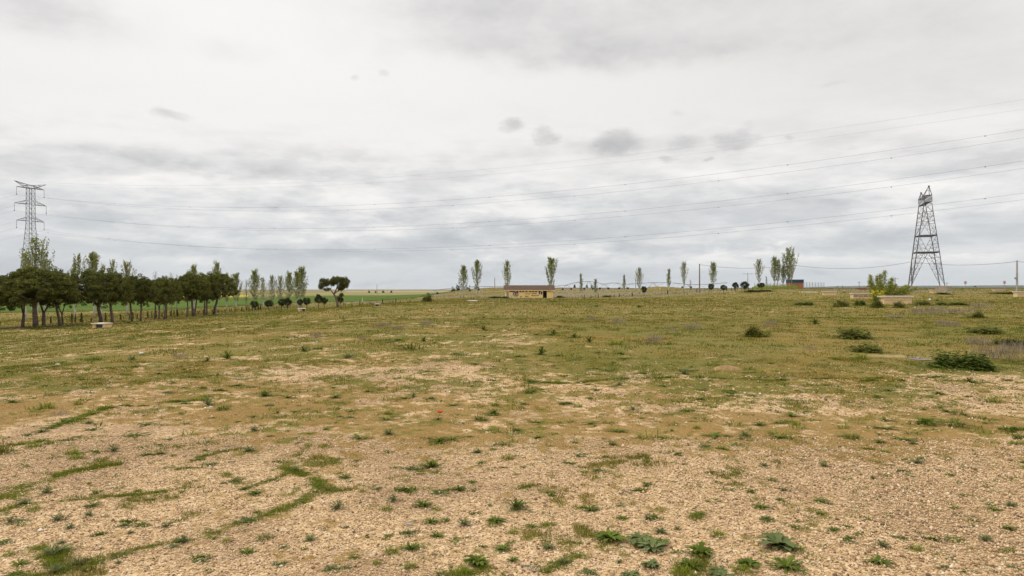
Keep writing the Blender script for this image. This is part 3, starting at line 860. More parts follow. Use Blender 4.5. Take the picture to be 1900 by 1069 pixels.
for i, (px, y, top, cw, k, lab) in enumerate(SP):
    p = at(px, y); h = height_at(top, y) - p.z; wr = cw / F * y / 1.95
    place(sp_k[k], p, (wr, wr, h / 2.2), i * 1.3, lab, 'tree', 'clipped young pines')

# ------------------------------------------------------------------ lattice towers
def lerp(a, b, t): return Vector(a).lerp(Vector(b), t)
def P3(px, py, y): return Vector(((px - 950) / F * y, y, height_at(py, y)))

def test_tower():
    """Armless lattice tower: four legs on concrete feet, a box beam and two horns on top."""
    yn, yf = 196.0, 206.0
    foot = {'nl': P3(1691.5, 530, yn), 'nr': P3(1753, 530, yn), 'fl': P3(1685.5, 530, yf), 'fr': P3(1744, 530, yf)}
    yn2, yf2 = 197.4, 205.4
    top = {'nl': P3(1714.5, 378, yn2), 'nr': P3(1729, 376, yn2), 'fl': P3(1705, 381, yf2), 'fr': P3(1717.5, 380, yf2)}
    c = sum(foot.values(), Vector()) / 4
    root = empty('lattice_tower', (c.x, c.y, tz(c.x, c.y)))
    tag(root, 'armless dark steel lattice tower with two horns on concrete footings', 'tower')
    org = root.location
    L = lambda k, t: lerp(foot[k], top[k], t) - org
    mb = MB()
    for k in foot:
        mb.tube([L(k, -.03), L(k, .5), L(k, 1.0)], [.15, .14, .11], 4); mb.build('leg', M['steel'], root); mb = MB()
    t1, t2 = (530 - 468) / 152, (530 - 437) / 152
    br = MB(); w = .085
    for a, b in (('nl', 'nr'), ('fl', 'fr'), ('nl', 'fl'), ('nr', 'fr')):
        wide = a[0] == b[0]
        m1 = lerp(L(a, t1), L(b, t1), .5); m2 = lerp(L(a, t2), L(b, t2), .5)
        if wide:
            for k in (a, b):
                o_ = L(k, .01)
                br.bar(o_, m1, w * 1.2)
                for i in range(1, 6):
                    s = i / 6; q = lerp(o_, m1, s); lg = L(k, t1 * s)
                    br.bar(q, lg, w * .9)
                    q2 = lerp(o_, m1, (i + 1) / 6) if i < 5 else m1
                    br.bar(lg, q2, w * .7)
                    br.bar(q, L(k, t1 * (i + 1) / 6), w * .5)
                br.bar(L(k, t2), m1, w * 1.1)
                for i in (1, 2, 3):
                    s = i / 4; q = lerp(L(k, t2), m1, s); lg = L(k, t2 + (t1 - t2) * s)
                    br.bar(q, lg, w * .8); br.bar(q, L(k, t2 + (t1 - t2) * (i + 1) / 4), w * .6)
            t3 = t2 + .17
            m3 = lerp(L(a, t3), L(b, t3), .5)
            for k in (a, b):
                br.bar(L(k, t2), m3, w); br.bar(m3, L(k, t3 + .16), w * .9)
                br.bar(L(k, t3), m3, w * .9)
                q = lerp(L(k, t2), m3, .5); br.bar(q, L(k, t2 + .09), w * .7); br.bar(q, L(k, t3), w * .6)
            br.bar(L(a, t3 - .03), L(b, t3 - .03), w * .9)
            lv = [t3, t3 + .06, t3 + .12, .90, 1.0]
        else:
            lv = [.02, .14, .27, t1, .51, t2, t2 + .09, t2 + .18, .88, 1.0]
        for i in range(len(lv) - 1):
            br.bar(L(a, lv[i]), L(b, lv[i + 1]), w * .8)
            if wide or i % 2: br.bar(L(b, lv[i]), L(a, lv[i + 1]), w * .8)
            br.bar(L(a, lv[i + 1]), L(b, lv[i + 1]), w * .8)
    br.build('bracing', M['steel'], root)
    for t in (t1, t2):
        mb = MB()
        for a, b in (('nl', 'nr'), ('fl', 'fr'), ('nl', 'fl'), ('nr', 'fr')): mb.tube([L(a, t), L(b, t)], .19, 4)
        mb.build('crosspiece', M['steel'], root)
    # box beam running away from the viewer
    ny, fy = 195.6, 207.0
    B = {('n', 0): P3(1715, 362, ny), ('n', 1): P3(1729, 361, ny), ('n', 2): P3(1729.5, 373, ny), ('n', 3): P3(1716, 375, ny),
         ('f', 0): P3(1704, 371, fy), ('f', 1): P3(1714, 370, fy), ('f', 2): P3(1714.5, 381, fy), ('f', 3): P3(1705, 383, fy)}
    B = {k: v - org for k, v in B.items()}
    bm = MB()
    for i in range(4):
        j = (i + 1) % 4
        bm.bar(B['n', i], B['f', i], .17); bm.bar(B['n', i], B['n', j], .15); bm.bar(B['f', i], B['f', j], .15)
        n = 7
        for s in range(n):
            a0, a1 = s / n, (s + 1) / n
            bm.bar(lerp(B['n', i], B['f', i], a0), lerp(B['n', j], B['f', j], a1), .09)
            bm.bar(lerp(B['n', j], B['f', j], a0), lerp(B['n', i], B['f', i], a0), .08)
    bm.build('box_beam', M['steel'], root)
    for e, ap, y in (('n', (1723.5, 345), ny + 1.2), ('f', (1709, 357.5), fy - 1.2)):
        h = MB(); A = P3(*ap, y) - org; o_ = 'f' if e == 'n' else 'n'
        for i in (0, 1):
            h.bar(B[e, i], A, .15); h.bar(lerp(B[e, i], B[o_, i], .3), A, .13)
        h.bar(lerp(B[e, 0], A, .5), lerp(B[e, 1], A, .5), .08)
        h.box(A.x - .16, A.x + .16, A.y - .16, A.y + .16, A.z - .22, A.z + .18)
        h.build('horn', M['steel'], root)
    for k in foot:
        f = foot[k] - org; g = tz(foot[k].x, foot[k].y) - org.z
        r = 1.35 if k != 'nr' else 1.6
        n = 18 if k in ('nr', 'nl') else 4
        b2 = MB()
        b2.tube([(f.x, f.y, g - .3), (f.x, f.y, f.z - .12), (f.x, f.y, f.z)], [r, r, r * .96], n)
        b2.build('footing', M['concrete'], root)
test_tower()

LT = Vector((-203.0, 300.0, 0.0)); LT.z = tz(LT.x, LT.y)
ARM = Vector((.40, .92, 0)).normalized(); LNE = Vector((-.92, .40, 0)).normalized()
def line_tower():
    """Tall suspension tower: square lattice shaft, three crossarm levels, V-shaped top."""
    root = empty('power_pylon', LT); tag(root, 'tall grey suspension pylon with three crossarm levels behind the pines', 'pylon')
    zof = lambda py: height_at(py, 300.0) - LT.z
    hs = [(0, 3.9), (zof(470), 2.0), (zof(415), 1.2), (zof(349), 1.12)]
    def hw(z): return float(np.interp(z, [h[0] for h in hs], [h[1] for h in hs]))
    def cn(i, z):
        s = [(1, 1), (1, -1), (-1, -1), (-1, 1)][i]; w = hw(z)
        return ARM * (s[0] * w) + LNE * (s[1] * w) + Vector((0, 0, z))
    ztop = zof(349)
    for i in range(4):
        m = MB(); m.tube([cn(i, 0)] + [cn(i, h[0]) for h in hs[1:]], .11, 4); m.build('leg', M['tower_grey'], root)
    br = MB(); z = 0.0
    while z < ztop - .3:
        z2 = min(ztop, z + max(2.1, hw(z) * 1.25))
        for i in range(4):
            j = (i + 1) % 4
            br.bar(cn(i, z), cn(j, z2), .065); br.bar(cn(j, z), cn(i, z2), .065); br.bar(cn(i, z2), cn(j, z2), .06)
        z = z2
    br.build('bracing', M['tower_grey'], root)
    m = MB()
    for i in range(4):
        j = (i + 1) % 4; up = lambda q: Vector((0, 0, ztop + 1.25)) + (cn(q, ztop) - Vector((0, 0, ztop))) * .5
        m.bar(cn(i, ztop), cn(j, ztop), .13); m.bar(cn(i, ztop), up(i), .13); m.bar(up(i), up(j), .13)
    m.build('peak_frame', M['tower_grey'], root)
    ends = {}
    def arm(pl, pr, zl, zr, rise, ins, nm, up=False):
        m = MB()
        for s, px_, zz in ((-1, pl, zl), (1, pr, zr)):
            E = ARM * (s * abs(px_)) + Vector((0, 0, zz))
            for q in (0, 1):
                i = (0, 1)[q] if s > 0 else (2, 3)[q]
                root_lo, root_hi = cn(i, zz), cn(i, min(ztop, zz + rise)) if rise > 0 else cn(i, zz + rise)
                if nm in 'ae': root_hi = Vector((0, 0, ztop + 1.25)) + (cn(i, ztop) - Vector((0, 0, ztop))) * .5
                if nm == 'e': root_lo = cn(i, ztop)
                m.bar(root_lo, E, .15); m.bar(root_hi, E, .13)
                if nm == 'e': m.bar(root_lo, root_hi, .12)
                for t in (.3, .6): m.bar(lerp(root_lo, E, t), lerp(root_hi, E, t - .22), .08)
            if ins:
                k = MB(); k.tube([E, E - Vector((0, 0, 3.1))], .07, 5); k.tube([E - Vector((0, 0, 3.0)), E - Vector((0, 0, 3.35))], .22, 6)
                k.build('insulator', M['tower_grey'], root)
            ends[nm, s] = LT + E - Vector((0, 0, 3.3 if ins else 0))
        m.build('crossarm', M['tower_grey'], root)
    arm(5.7, 5.7, zof(349), zof(349), -.01 + 0, True, 'a')
    arm(6.6, 6.6, zof(379), zof(379), 1.75, True, 'b')
    arm(5.7, 5.7, zof(410), zof(410), 1.75, True, 'c')
    arm(6.7, 6.7, zof(338.5), zof(338.5), -2.2, False, 'e')
    return ends
ENDS = line_tower()

def power_lines():
    rows = [  # level, side, py at px 465 / 950 / 1900, distance at px 1900
        ('a', -1, 386, 361.5, 240, 150, 'upper near conductor cable of the power line'), ('a', 1, 392, 372.5, 255, 158, 'upper far conductor cable of the power line'),
        ('b', -1, 425, 407.5, 298, 150, 'middle near conductor cable of the power line'), ('b', 1, 428, 416, 312, 158, 'middle far conductor cable of the power line'),
        ('c', -1, 461, 452.5, 358, 150, 'lower near conductor cable of the power line'), ('c', 1, 464, 458, 370, 158, 'lower far conductor cable of the power line'),
        ('e', -1, 343, 309, 184, 150, 'topmost near earth wire, thin and faint'), ('e', 1, 345, 321, 202, 158, 'topmost far earth wire, thin and faint')]
    for lv, sd_, p1, p2, p3, ye, lab in rows:
        A = ENDS[lv, sd_]; B = Vector(((1900 - 950) / F * ye, ye, 0))
        D = B - A
        ts, zs = [0.0, 1.0], [A.z, height_at(p3, ye)]
        for px, py in ((465, p1), (950, p2)):
            u = (px - 950) / F
            t = (u * A.y - A.x) / (D.x - u * D.y); y = A.y + D.y * t
            ts.append(t); zs.append(height_at(py, y))
        cf = np.polyfit(ts, zs, 2, w=[4, 4, 1, 2])
        cf[2] = A.z
        # keep both ends exact, sag from the fit
        c2 = cf[0]; b = height_at(p3, ye) - A.z - c2
        pt = lambda t: Vector((A.x + D.x * t, A.y + D.y * t, A.z + b * t + c2 * t * t if t >= 0 else A.z + b * .9 * (-t) + c2 * t * t))
        r = .012 if lv == 'e' else .022
        m = MB(); m.tube([pt(t) - A for t in np.linspace(-.9, 1.32, 75)], r, 4)
        o = m.build('power_cable', M['cable'])
        o.location = A
        tag(o, lab, 'cable', 'cables of the high-voltage line')
        if lv != 'e':
            for t in np.arange(.06, 1.3, .115):
                t = t + .03 * (sd_ + 1)
                q = pt(t) - A; s = MB()
                s.box(q.x - .09, q.x + .09, q.y - .08, q.y + .08, q.z - .17, q.z + .05)
                s.build('spacer', M['cable'], o)
power_lines()

# ------------------------------------------------------------------ low cable on poles
def pole(px, y, top, r, mat, lab, name='utility_pole', crossbar=None, box=False, group='poles of the low cable'):
    p = at(px, y); h = height_at(top, y) - p.z
    root = empty(name, p); tag(root, lab, 'pole', group)
    m = MB(); m.tube([(0, 0, -.3), (0, 0, h * .5), (0, 0, h)], [r, r * .85, r * .65], 10); m.build('shaft', mat, root)
    m = MB()
    if crossbar: m.box(-crossbar, crossbar, -.06, .06, h - .35, h - .22)
    m.tube([(0, -.02, h - .02), (0, -.02, h + .12)], r * .75, 8)
    m.build('crossbar' if crossbar else 'cap', M['cable'], root)
    if box:
        m = MB(); m.box(-r - .28, -r * .5, -.15, .15, h * .42, h * .48); m.build('junction_box', M['galv'], root)
    return p + Vector((0, 0, h - .1))
t1 = pole(1298, 200, 490, .21, M['wood_pole'], 'tall wooden cable pole standing free on the far slope')
t2 = pole(1469, 212, 490.5, .17, M['wood_pole'], 'wooden cable pole hidden in the poplar clump')
t3 = pole(1691.5, 212, 484.5, .15, M['wood_pole'], 'thin cable pole in line with the lattice tower leg')
t4 = pole(1887, 175, 484, .26, M['conc_pole'], 'thick pale concrete cable pole near the picture edge', box=True)
def span(a, b, sag, lab, grp, r=.05):
    m = MB(); m.tube([a.lerp(b, t) - Vector((0, 0, sag * 4 * t * (1 - t))) - a for t in np.linspace(0, 1, 30)], r, 5)
    o = m.build('low_cable', M['cable']); o.location = a
    tag(o, lab, 'cable', grp)
span(t1, t2, 1.0, 'sagging cable from the free wooden pole to the poplar clump', 'spans of the low cable')
span(t2, t3, 1.55, 'sagging cable from the poplar clump to the lattice tower', 'spans of the low cable')
span(t3, t4, .95, 'sagging cable from the lattice tower to the concrete pole', 'spans of the low cable')
span(t4, Vector((t4.x + 26, t4.y - 22, t4.z + .3)), 1.4, 'cable leaving the concrete pole towards the picture edge', 'spans of the low cable')
for px, y, top, cb, lab in ((699.5, 640, 527, 0, 'solitary distant pole on the far green fields'), (918, 420, 515, 0, 'thin distant pole before the yellow building'),
                            (1179.5, 330, 518, .5, 'distant pole beside the rounded pale poplar'),
                            (1387.5, 300, 506.5, 2.2, 'distant pole with wide crossbar above the largest clipped pine'), (1594, 330, 522.5, .7, 'distant pole above the brick planter'),
                            (1661, 240, 515.5, 1.1, 'distant pole with crossbar behind the leafy sapling'), (1757, 330, 524, .8, 'small distant pole just past the lattice tower')):
    pole(px, y, top, .13 if y < 400 else .22, M['wood_pole'], lab, crossbar=cb or None, group='distant poles')

# ------------------------------------------------------------------ road signs
def road_sign(px, y, py, rad, lab, kind):
    p = at(px, y); h = height_at(py, y) - p.z
    root = empty('road_sign', p); tag(root, lab, 'sign', 'signs along the far road')
    m = MB(); m.tube([(0, 0, -.2), (0, 0, h + rad * .6)], .05, 8); m.build('post', M['galv'], root)
    def disc(name, r, y0, y1, mat, n=28):
        d = MB(); d.tube([(0, y0, h), (0, y1, h)], r, n); d.build(name, mat, root)
    if kind == 'round':
        disc('sign_plate', rad, -.05, -.075, M['sign_red']); disc('sign_face', rad * .72, -.07, -.08, M['white_paint'])
        m = MB(); m.box(-rad * .24, rad * .24, -.088, -.083, h - rad * .42, h + rad * .42); m.box(-rad * .36, rad * .36, -.09, -.085, h - rad * .1, h + rad * .12); m.build('symbol', M['sign_black'], root)
    elif kind == 'red':
        disc('sign_plate', rad, -.05, -.075, M['sign_red'], 8)
    else:
        m = MB(); m.box(-rad, rad, -.08, -.05, h - rad * .45, h + rad * .4); m.build('sign_plate', M['sign_black'], root)
road_sign(1791, 190, 524, .40, 'round red-rimmed road sign nearer the lattice tower', 'round')
road_sign(1863.5, 185, 523.6, .40, 'round red-rimmed road sign beside the concrete pole', 'round')
road_sign(1809, 215, 531.2, .32, 'small dark sign between the two round road signs', 'dark')
road_sign(1609.5, 205, 530.6, .28, 'small plain red sign behind the brick planter', 'red')

# ------------------------------------------------------------------ concrete benches
def bench(px0, px1, base, top, lab, depth=1.0, rz=0.0, mat='beige', open_front=0.0, y=None, slab_mat='pale_slab', scribble=False, name='stone_bench'):
    pc = (px0 + px1) / 2
    p = ground_at(pc, base) if y is None else at(pc, y)
    Y = p.y; w = (px1 - px0) / F * Y; h = (base - top) / F * Y
    root = empty(name, p, rz); tag(root, lab, 'bench', 'concrete benches in the meadow')
    st = .16 * h + .02
    b = MB(); hw_ = w / 2 - .05 * w
    if open_front:
        k = open_front
        b.box(-hw_, -hw_ + w * (1 - k) * .8, 0, depth * .9, -.2, h - st); b.box(hw_ - .1 * w, hw_, 0, depth * .9, -.2, h - st)
        b.box(-hw_ + w * (1 - k) * .8, hw_ - .1 * w, depth * .5, depth * .9, -.2, h - st)
    else:
        b.box(-hw_, hw_, 0, depth * .9, -.2, h - st)
    b.build('base', M[mat], root)
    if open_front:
        d = MB(); d.box(-hw_ + w * (1 - k) * .8, hw_ - .1 * w, depth * .1, depth * .5 - .003, -.15, h - st - .003); d.build('infill', M['dark_fill'], root)  # dark solid box filling the open part of the front
    else:
        d = MB(); d.box(-hw_ + .02, hw_ - .02, -.006, .1, h * .42, h * .45); d.build('joint_line', M['concrete'], root)
    s = MB(); s.box(-w / 2, w / 2, -.12, depth, h - st + .002, h); s.build('top_slab', M[slab_mat], root)
    if scribble:
        g = MB(); rnd = random.Random(3); x = -hw_ + .2
        for i in range(7):
            cx_ = x + i * (w - .5) / 7 + .15; r = h * .17
            pts = [(cx_ + math.cos(a) * r * rnd.uniform(.7, 1.3), -.012, h * .45 + math.sin(a) * r * rnd.uniform(.8, 1.4)) for a in np.linspace(rnd.uniform(0, 2), rnd.uniform(4.5, 7.5), 9)]
            g.tube(pts, .05, 4)
        g.build('graffiti', M['ink_purple'], root)
    return root
bench(168, 196, 608, 599.3, 'open-fronted concrete bench with white top under the pines', 1.0, R(-14), 'beige', .68)
bench(554.8, 568, 577, 571.8, 'small concrete bench with grey side near the clipped pines', 1.1, R(24), 'beige', .5)
bench(695, 703.6, 567.6, 563.2, 'tiny dark-fronted concrete bench by the meadow edge', .9, 0, 'concrete', .75)
bench(1527, 1552, 547.3, 540, 'beige concrete bench nearest the brick hut', 1.2, R(-12))
bench(1581, 1618, 553, 543.3, 'beige concrete bench with purple graffiti beside the yellow flowers', 1.2, 0, scribble=True)
bench(1637, 1695, 563.6, 548.6, 'longest beige concrete bench, in front of the leafy sapling', 1.3, 0)
bench(1727.5, 1756, 543.4, 537.4, 'low beige bench in front of the tower footing', 1.1, R(6))
bench(1591, 1612, 537.4, 533.2, 'brick planter with brown rim under the small red sign', 1.2, 0, 'hut_brick', slab_mat='concrete')
bench(1845, 1866.5, 540.3, 536.0, 'low beige bench below the round sign by the concrete pole', 1.2, 0)
bench(1886, 1914, 550.4, 540.2, 'beige bench cut off by the picture edge under the pole', 1.2, 0)

# ------------------------------------------------------------------ yellow building
def building():
    Y = 215.0; k = Y / F
    p = at(982, Y); root = empty('service_building', p)
    tag(root, 'long yellow rendered toilet block with brown tiled roof and graffiti', 'building')
    X = lambda px: (px - 982) * k
    zb = height_at(552, Y) - p.z
    Z = lambda py: (552 - py) * k + zb
    zf = min(zb, 0) - .4; D = 4.6
    wt = .25
    w = MB()
    xl, xr = X(937), X(1026.2); zt = Z(537.7)
    dz = Z(540.2)
    w.box(xl, X(1007.4), 0, wt, zf, zt); w.box(X(1014.6), xr, 0, wt, zf, dz); w.box(X(1007.4), xr, 0, wt, dz + .28, zt)
    w.box(X(1022), xr, 0, wt, dz, dz + .28)
    w.box(xl, xl + wt, wt, D, zf, zt); w.box(xr - wt, xr, wt, D, zf, zt); w.box(xl + wt, xr - wt, D - wt, D, zf, zt)
    zr = Z(528.8)
    for x in (xl, xr - wt):   # gables
        w.add([(x, 0, zt), (x, D, zt), (x, D / 2, zr - .15), (x + wt, 0, zt), (x + wt, D, zt), (x + wt, D / 2, zr - .15)], [(0, 2, 1), (3, 4, 5), (0, 3, 5, 2), (1, 2, 5, 4)])
    w.build('wall', M['wall_yellow'], root)
    i_ = MB(); i_.box(xl + wt, xr - wt, wt + 1.6, wt + 1.7, zf, zt); i_.build('interior_shade_sheet', M['opening_shade'], root)  # added dark sheet, its colour stands in for the shaded interior
    rf = MB(); oh = .35; rl, rr_ = X(934.2), X(1029.6); th = .14
    e0, e1 = zt - .02, zr
    V = []
    for x in (rl, rr_):
        V += [(x, -oh, e0), (x, D / 2, e1), (x, D + oh, e0), (x, -oh, e0 - th), (x, D / 2, e1 - th), (x, D + oh, e0 - th)]
    rf.add(V, [(0, 6, 7, 1), (1, 7, 8, 2), (3, 4, 10, 9), (4, 5, 11, 10), (0, 1, 4, 3), (1, 2, 5, 4), (6, 9, 10, 7), (7, 10, 11, 8), (0, 3, 9, 6), (2, 8, 11, 5)])
    r_o = rf.build('roof', M['roof'], root)
    f = MB(); f.box(rl + .02, rr_ - .02, -oh - .06, -oh + .02, e0 - .20, e0 - .03); f.build('fascia', M['wall_yellow'], r_o)
    d = MB(); d.box(X(939.6), X(944), -.05, .05, zf, Z(541.2)); do = d.build('door', M['door_grey'], root)
    d = MB(); d.box(X(943.2), X(943.5), -.09, -.05, Z(546.8), Z(546)); d.build('handle', M['sign_black'], do)
    for a, b in ((945.4, 955),):
        v = MB(); v.box(X(a), X(b), -.012, .05, Z(541.3), Z(539.6)); v.build('vent', M['opening_shade'], root)  # solid plate on the wall, shade of the slot painted as near-black
    for cx_ in (599.5, 665, 740, 830, 935, 1010, 1090, 1190):
        px = 920 + (cx_ - (20 if cx_ == 599.5 else 0)) / 14.615
        v = MB(); v.box(X(px - 1.7), X(px + 1.7), -.012, .05, Z(541.7), Z(539.5)); v.build('vent', M['opening_shade'], root)  # shade of each small opening painted as a near-black plate
    g = MB(); g.box(X(999.7), X(1006.3), -.015, .02, Z(546), Z(540.9)); po = g.build('painted_panel', M['poster'], root)
    g = MB(); g.tube([(X(1002.2), -.02, Z(545)), (X(1003), -.02, Z(543.8)), (X(1002.6), -.02, Z(542.6)), (X(1003.4), -.02, Z(541.6))], .09, 5)
    g.box(X(1001.4), X(1003.8), -.03, -.01, Z(545.6), Z(544.6)); g.build('pale_mark', M['white_paint'], po)
    def gf(px, py): return (X(920 + px / 14.615), -.015, Z(510 + py / 14.615))
    def stroke(pts, r, mat, name='graffiti'):
        s = MB(); s.tube([gf(*q) for q in pts], r, 5); return s
    s = MB()
    s.tube([gf(*q) for q in ((478, 470), (470, 520), (500, 560), (520, 500), (512, 455))], .15, 5)
    s.tube([gf(*q) for q in ((530, 462), (560, 480), (535, 515), (560, 560), (530, 565))], .16, 5)
    s.tube([gf(*q) for q in ((610, 470), (575, 485), (610, 530), (600, 560), (570, 545))], .16, 5)
    s.build('graffiti', M['ink_purple'], root)
    s = MB()
    for a, b in (((495, 480), (500, 540)), ((545, 480), (540, 548)), ((585, 495), (592, 548))): s.tube([gf(*a), gf(*b)], .11, 5)
    s.build('graffiti_fill', M['white_paint'], root)
    s = MB(); rnd = random.Random(8)
    s.tube([gf(*q) for q in ((785, 480), (800, 520), (945, 515), (860, 488), (800, 492))], .05, 4)
    for x0, x1, yc, n in ((790, 890, 575, 4), (965, 1105, 500, 5), (965, 1110, 555, 6), (1130, 1165, 553, 2), (668, 700, 582, 2)):
        for i in range(n):
            c = x0 + (x1 - x0) * (i + .5) / n; a0 = rnd.uniform(0, 6)
            s.tube([gf(c + math.cos(a0 + a) * 10 * rnd.uniform(.6, 1.2), yc + math.sin(a0 + a) * 15 * rnd.uniform(.6, 1.2)) for a in np.linspace(0, rnd.uniform(3.5, 6), 7)], .07, 4)
    s.build('graffiti', M['ink_brown'], root)
    # pipe handrail standing before the wall
    q = at(953, Y - 1.2); rr2 = empty('handrail', q); tag(rr2, 'thin brown pipe handrail in front of the yellow wall', 'handrail')
    a, b = (948.4 - 953) * k, (958.6 - 953) * k
    m = MB()
    for z in (.75, .35): m.tube([(a, 0, z), (b, 0, z)], .035, 6)
    m.build('rail', M['wood_pole'], rr2)
    for x in (a, b):
        m = MB(); m.tube([(x, 0, -.2), (x, 0, .77)], .04, 6); m.build('post', M['wood_pole'], rr2)
building()

# ------------------------------------------------------------------ brick hut and its mesh fences
def hut():
    Y = 236.0; k = Y / F; p = at(1478.5, Y); root = empty('brick_hut', p, R(0))
    tag(root, 'small brick hut with dark blue flat roof beside the poplars', 'hut')
    w = 12.3 * k; zt = height_at(524, Y) - p.z; zr = height_at(518.8, Y) - p.z
    m = MB(); x0, x1 = -4.3 * k, 1.5 * k; zd = height_at(527.2, Y) - p.z
    m.box(-w, x0, 0, 3.4, -.4, zt); m.box(x1, w, 0, 3.4, -.4, zt); m.box(x0, x1, 0, 3.4, zd, zt); m.box(x0, x1, .3, 3.4, -.4, zd)
    m.build('wall', M['hut_brick'], root)
    m = MB(); m.box(-w - .08, w + .08, -.12, 3.5, zt + .002, zr); ro = m.build('roof', M['hut_blue'], root)
    m = MB(); m.box(-w - .14, w + .14, -.18, 3.56, zr + .002, zr + .12); m.build('roof_edge', M['galv'], ro)
    m = MB(); m.box(x0 + .02, x1 - .02, .12, .2, -.35, zd - .02); d = m.build('door', M['hut_door'], root)
    m = MB(); m.tube([(x1 - .25, .06, 1.0), (x1 - .25, .12, 1.0)], .05, 6); m.build('handle', M['galv'], d)
hut()
def mesh_fence(px0, px1, y, top, lab, n):
    a, b = at(px0, y), at(px1, y); root = empty('mesh_fence', a); tag(root, lab, 'fence')
    h = height_at(top, y) - a.z
    pan = MB()
    for i in range(n):
        t = i / (n - 1); q = a.lerp(b, t) - a; q.z = tz(a.x + q.x, y) - a.z
        m = MB(); m.tube([(q.x, q.y, q.z - .2), (q.x, q.y, h)], .07, 6); m.build('post', M['galv'], root)
        if i < n - 1:
            q2 = a.lerp(b, (i + 1) / (n - 1)) - a
            for j in range(1, 6):
                x = q.x + (q2.x - q.x) * j / 6; pan.bar((x, q.y, q.z + .05), (x, q.y, h - .05), .022)
            for z in np.linspace(.15, h - .08, 5): pan.bar((q.x, q.y, z), (q2.x, q.y, z), .022)
    pan.build('wire_mesh', M['galv'], root)
mesh_fence(1491.5, 1529, 236, 523.5, 'tall grey wire mesh fence running from the brick hut', 8)
mesh_fence(1400, 1465, 246, 524.5, 'grey wire mesh fence behind the poplar clump', 12)

# ------------------------------------------------------------------ irrigation machine on the far slope
def pivot():
    Y = 300.0
    p = at(803, Y); root = empty('irrigation_pivot', p)
    tag(root, 'long grey centre-pivot irrigation pipe on wheeled frames across the far slope', 'irrigation rig')
    pts = [(803, 538), (822, 536), (845, 534), (878, 531.5), (905, 531), (945, 531.5), (990, 531), (1034, 530.2), (1051, 528.5), (1060, 525.5), (1072, 523), (1092, 521.8), (1106, 523), (1118, 526.5), (1126, 526),
           (1134, 524.5), (1145, 524.6), (1156, 527.5), (1168, 526.3), (1190, 525), (1212, 523.8), (1235, 524), (1258, 525.2), (1274, 527.2), (1295, 527.4), (1313, 527), (1332, 525.4), (1349, 524)]
    W_ = [P3(a, b, Y) - p for a, b in pts]
    m = MB(); m.tube(W_, .13, 6); m.build('pipe', M['galv'], root)
    m = MB()
    for a, b in zip(W_[:-1], W_[1:]):
        c = (a + b) / 2; L_ = c - Vector((0, 0, 1.0))
        m.bar(a - Vector((0, 0, 0)), L_, .07); m.bar(b, L_, .07)
    m.build('truss', M['galv'], root)
    m = MB()
    for i in range(2, len(W_) - 1, 2):
        q = W_[i]; m.bar(q, q - Vector((0, 0, 1.6)), .05)
    m.build('drop_hose', M['cable'], root)
    for px in (803.5, 880, 1052, 1092, 1121, 1157, 1212, 1274):
        py = float(np.interp(px, [a for a, b in pts], [b for a, b in pts])); t = P3(px, py, Y) - p
        m = MB(); feet = []
        for sx_, sy_ in ((-1, -1), (1, -1), (-1, 1), (1, 1)):
            wx, wy = t.x + sx_ * 1.8, sy_ * 1.0; g = tz(p.x + wx, p.y + wy) - p.z
            m.bar(t, (wx, wy * .4, g + .55), .11); feet.append((wx, wy * .4, g))
        m.bar((feet[0][0], feet[0][1], feet[0][2] + .7), (feet[1][0], feet[1][1], feet[1][2] + .7), .12)
        fr = m.build('wheel_frame', M['galv'], root)
        for sx_ in (0, 1):
            f = feet[sx_]; wh = MB()
            wh.tube([(f[0], -.18, f[2] + .45), (f[0], .18, f[2] + .45)], .46, 16); wh.build('wheel', M['rubber'], fr)
pivot()

# ------------------------------------------------------------------ shrubs and saplings
def dome_bush(seed, n=3000, leaf=.055, mat='bush', stems=8, flat=.7):
    """Ragged leafy clump one metre wide: uneven lobes, stray shoots, a thin skirt of leaves at the foot."""
    rng = np.random.default_rng(seed); cl = []
    lobes = [(rng.uniform(-.24, .24), rng.uniform(-.2, .2), rng.uniform(.16, .30), rng.uniform(.35, 1.0)) for _ in range(5)]
    for i in range(60):
        lx, ly, lr, lh = lobes[i % 5]
        d = rnd_unit(rng, 1)[0]; d[2] = abs(d[2]); r = rng.uniform(.2, 1) ** .5
        cl.append(np.array([lx, ly, 0]) + d * np.array([lr, lr, flat * .85 * lh]) * r)
    cl = np.array(cl); k = rng.integers(0, len(cl), n)
    P = cl[k] + rng.normal(size=(n, 3)) * np.array([.06, .06, .05]); P[:, 2] = np.abs(P[:, 2]) + .01
    sk = n // 6; a = rng.uniform(0, 6.28, sk); rr = rng.uniform(.2, .62, sk)
    P = np.concatenate([P, np.stack([np.cos(a) * rr, np.sin(a) * rr, rng.uniform(0, .09, sk)], -1)])
    mb = MB(); sh = []
    for c in cl[:stems]: mb.tube([(0, 0, -.05), Vector(c) * .5 + Vector((0, 0, .05)), Vector(c)], [.014, .01, .005], 4)
    for i in range(16):
        c = cl[rng.integers(0, len(cl))]; e = c + np.array([rng.normal() * .07, rng.normal() * .07, rng.uniform(.08, .22)])
        mb.tube([Vector(c), Vector(e)], [.006, .003], 3); t = rng.uniform(0, 1, 22)[:, None]
        sh.append(c + (e - c) * t + rng.normal(size=(22, 3)) * .018)
    P = np.concatenate([P] + sh)
    q = 1.0 / np.percentile(P[:, 2], 97); P[:, 2] *= q; mb.v = [(a_, b_, c_ * q) for a_, b_, c_ in mb.v]
    V, Fq = leaf_quads(rng, P, rng.uniform(.45, 1.1, len(P)) * leaf, .45)
    return mb.mesh('stem', M['twig']), mesh_np('foliage', V, [Fq], [M[mat]])
def bush_root(name, meshes):
    r = empty(name, (0, 0, 0)); link('stem', meshes[0], r); link('foliage', meshes[1], r); return r

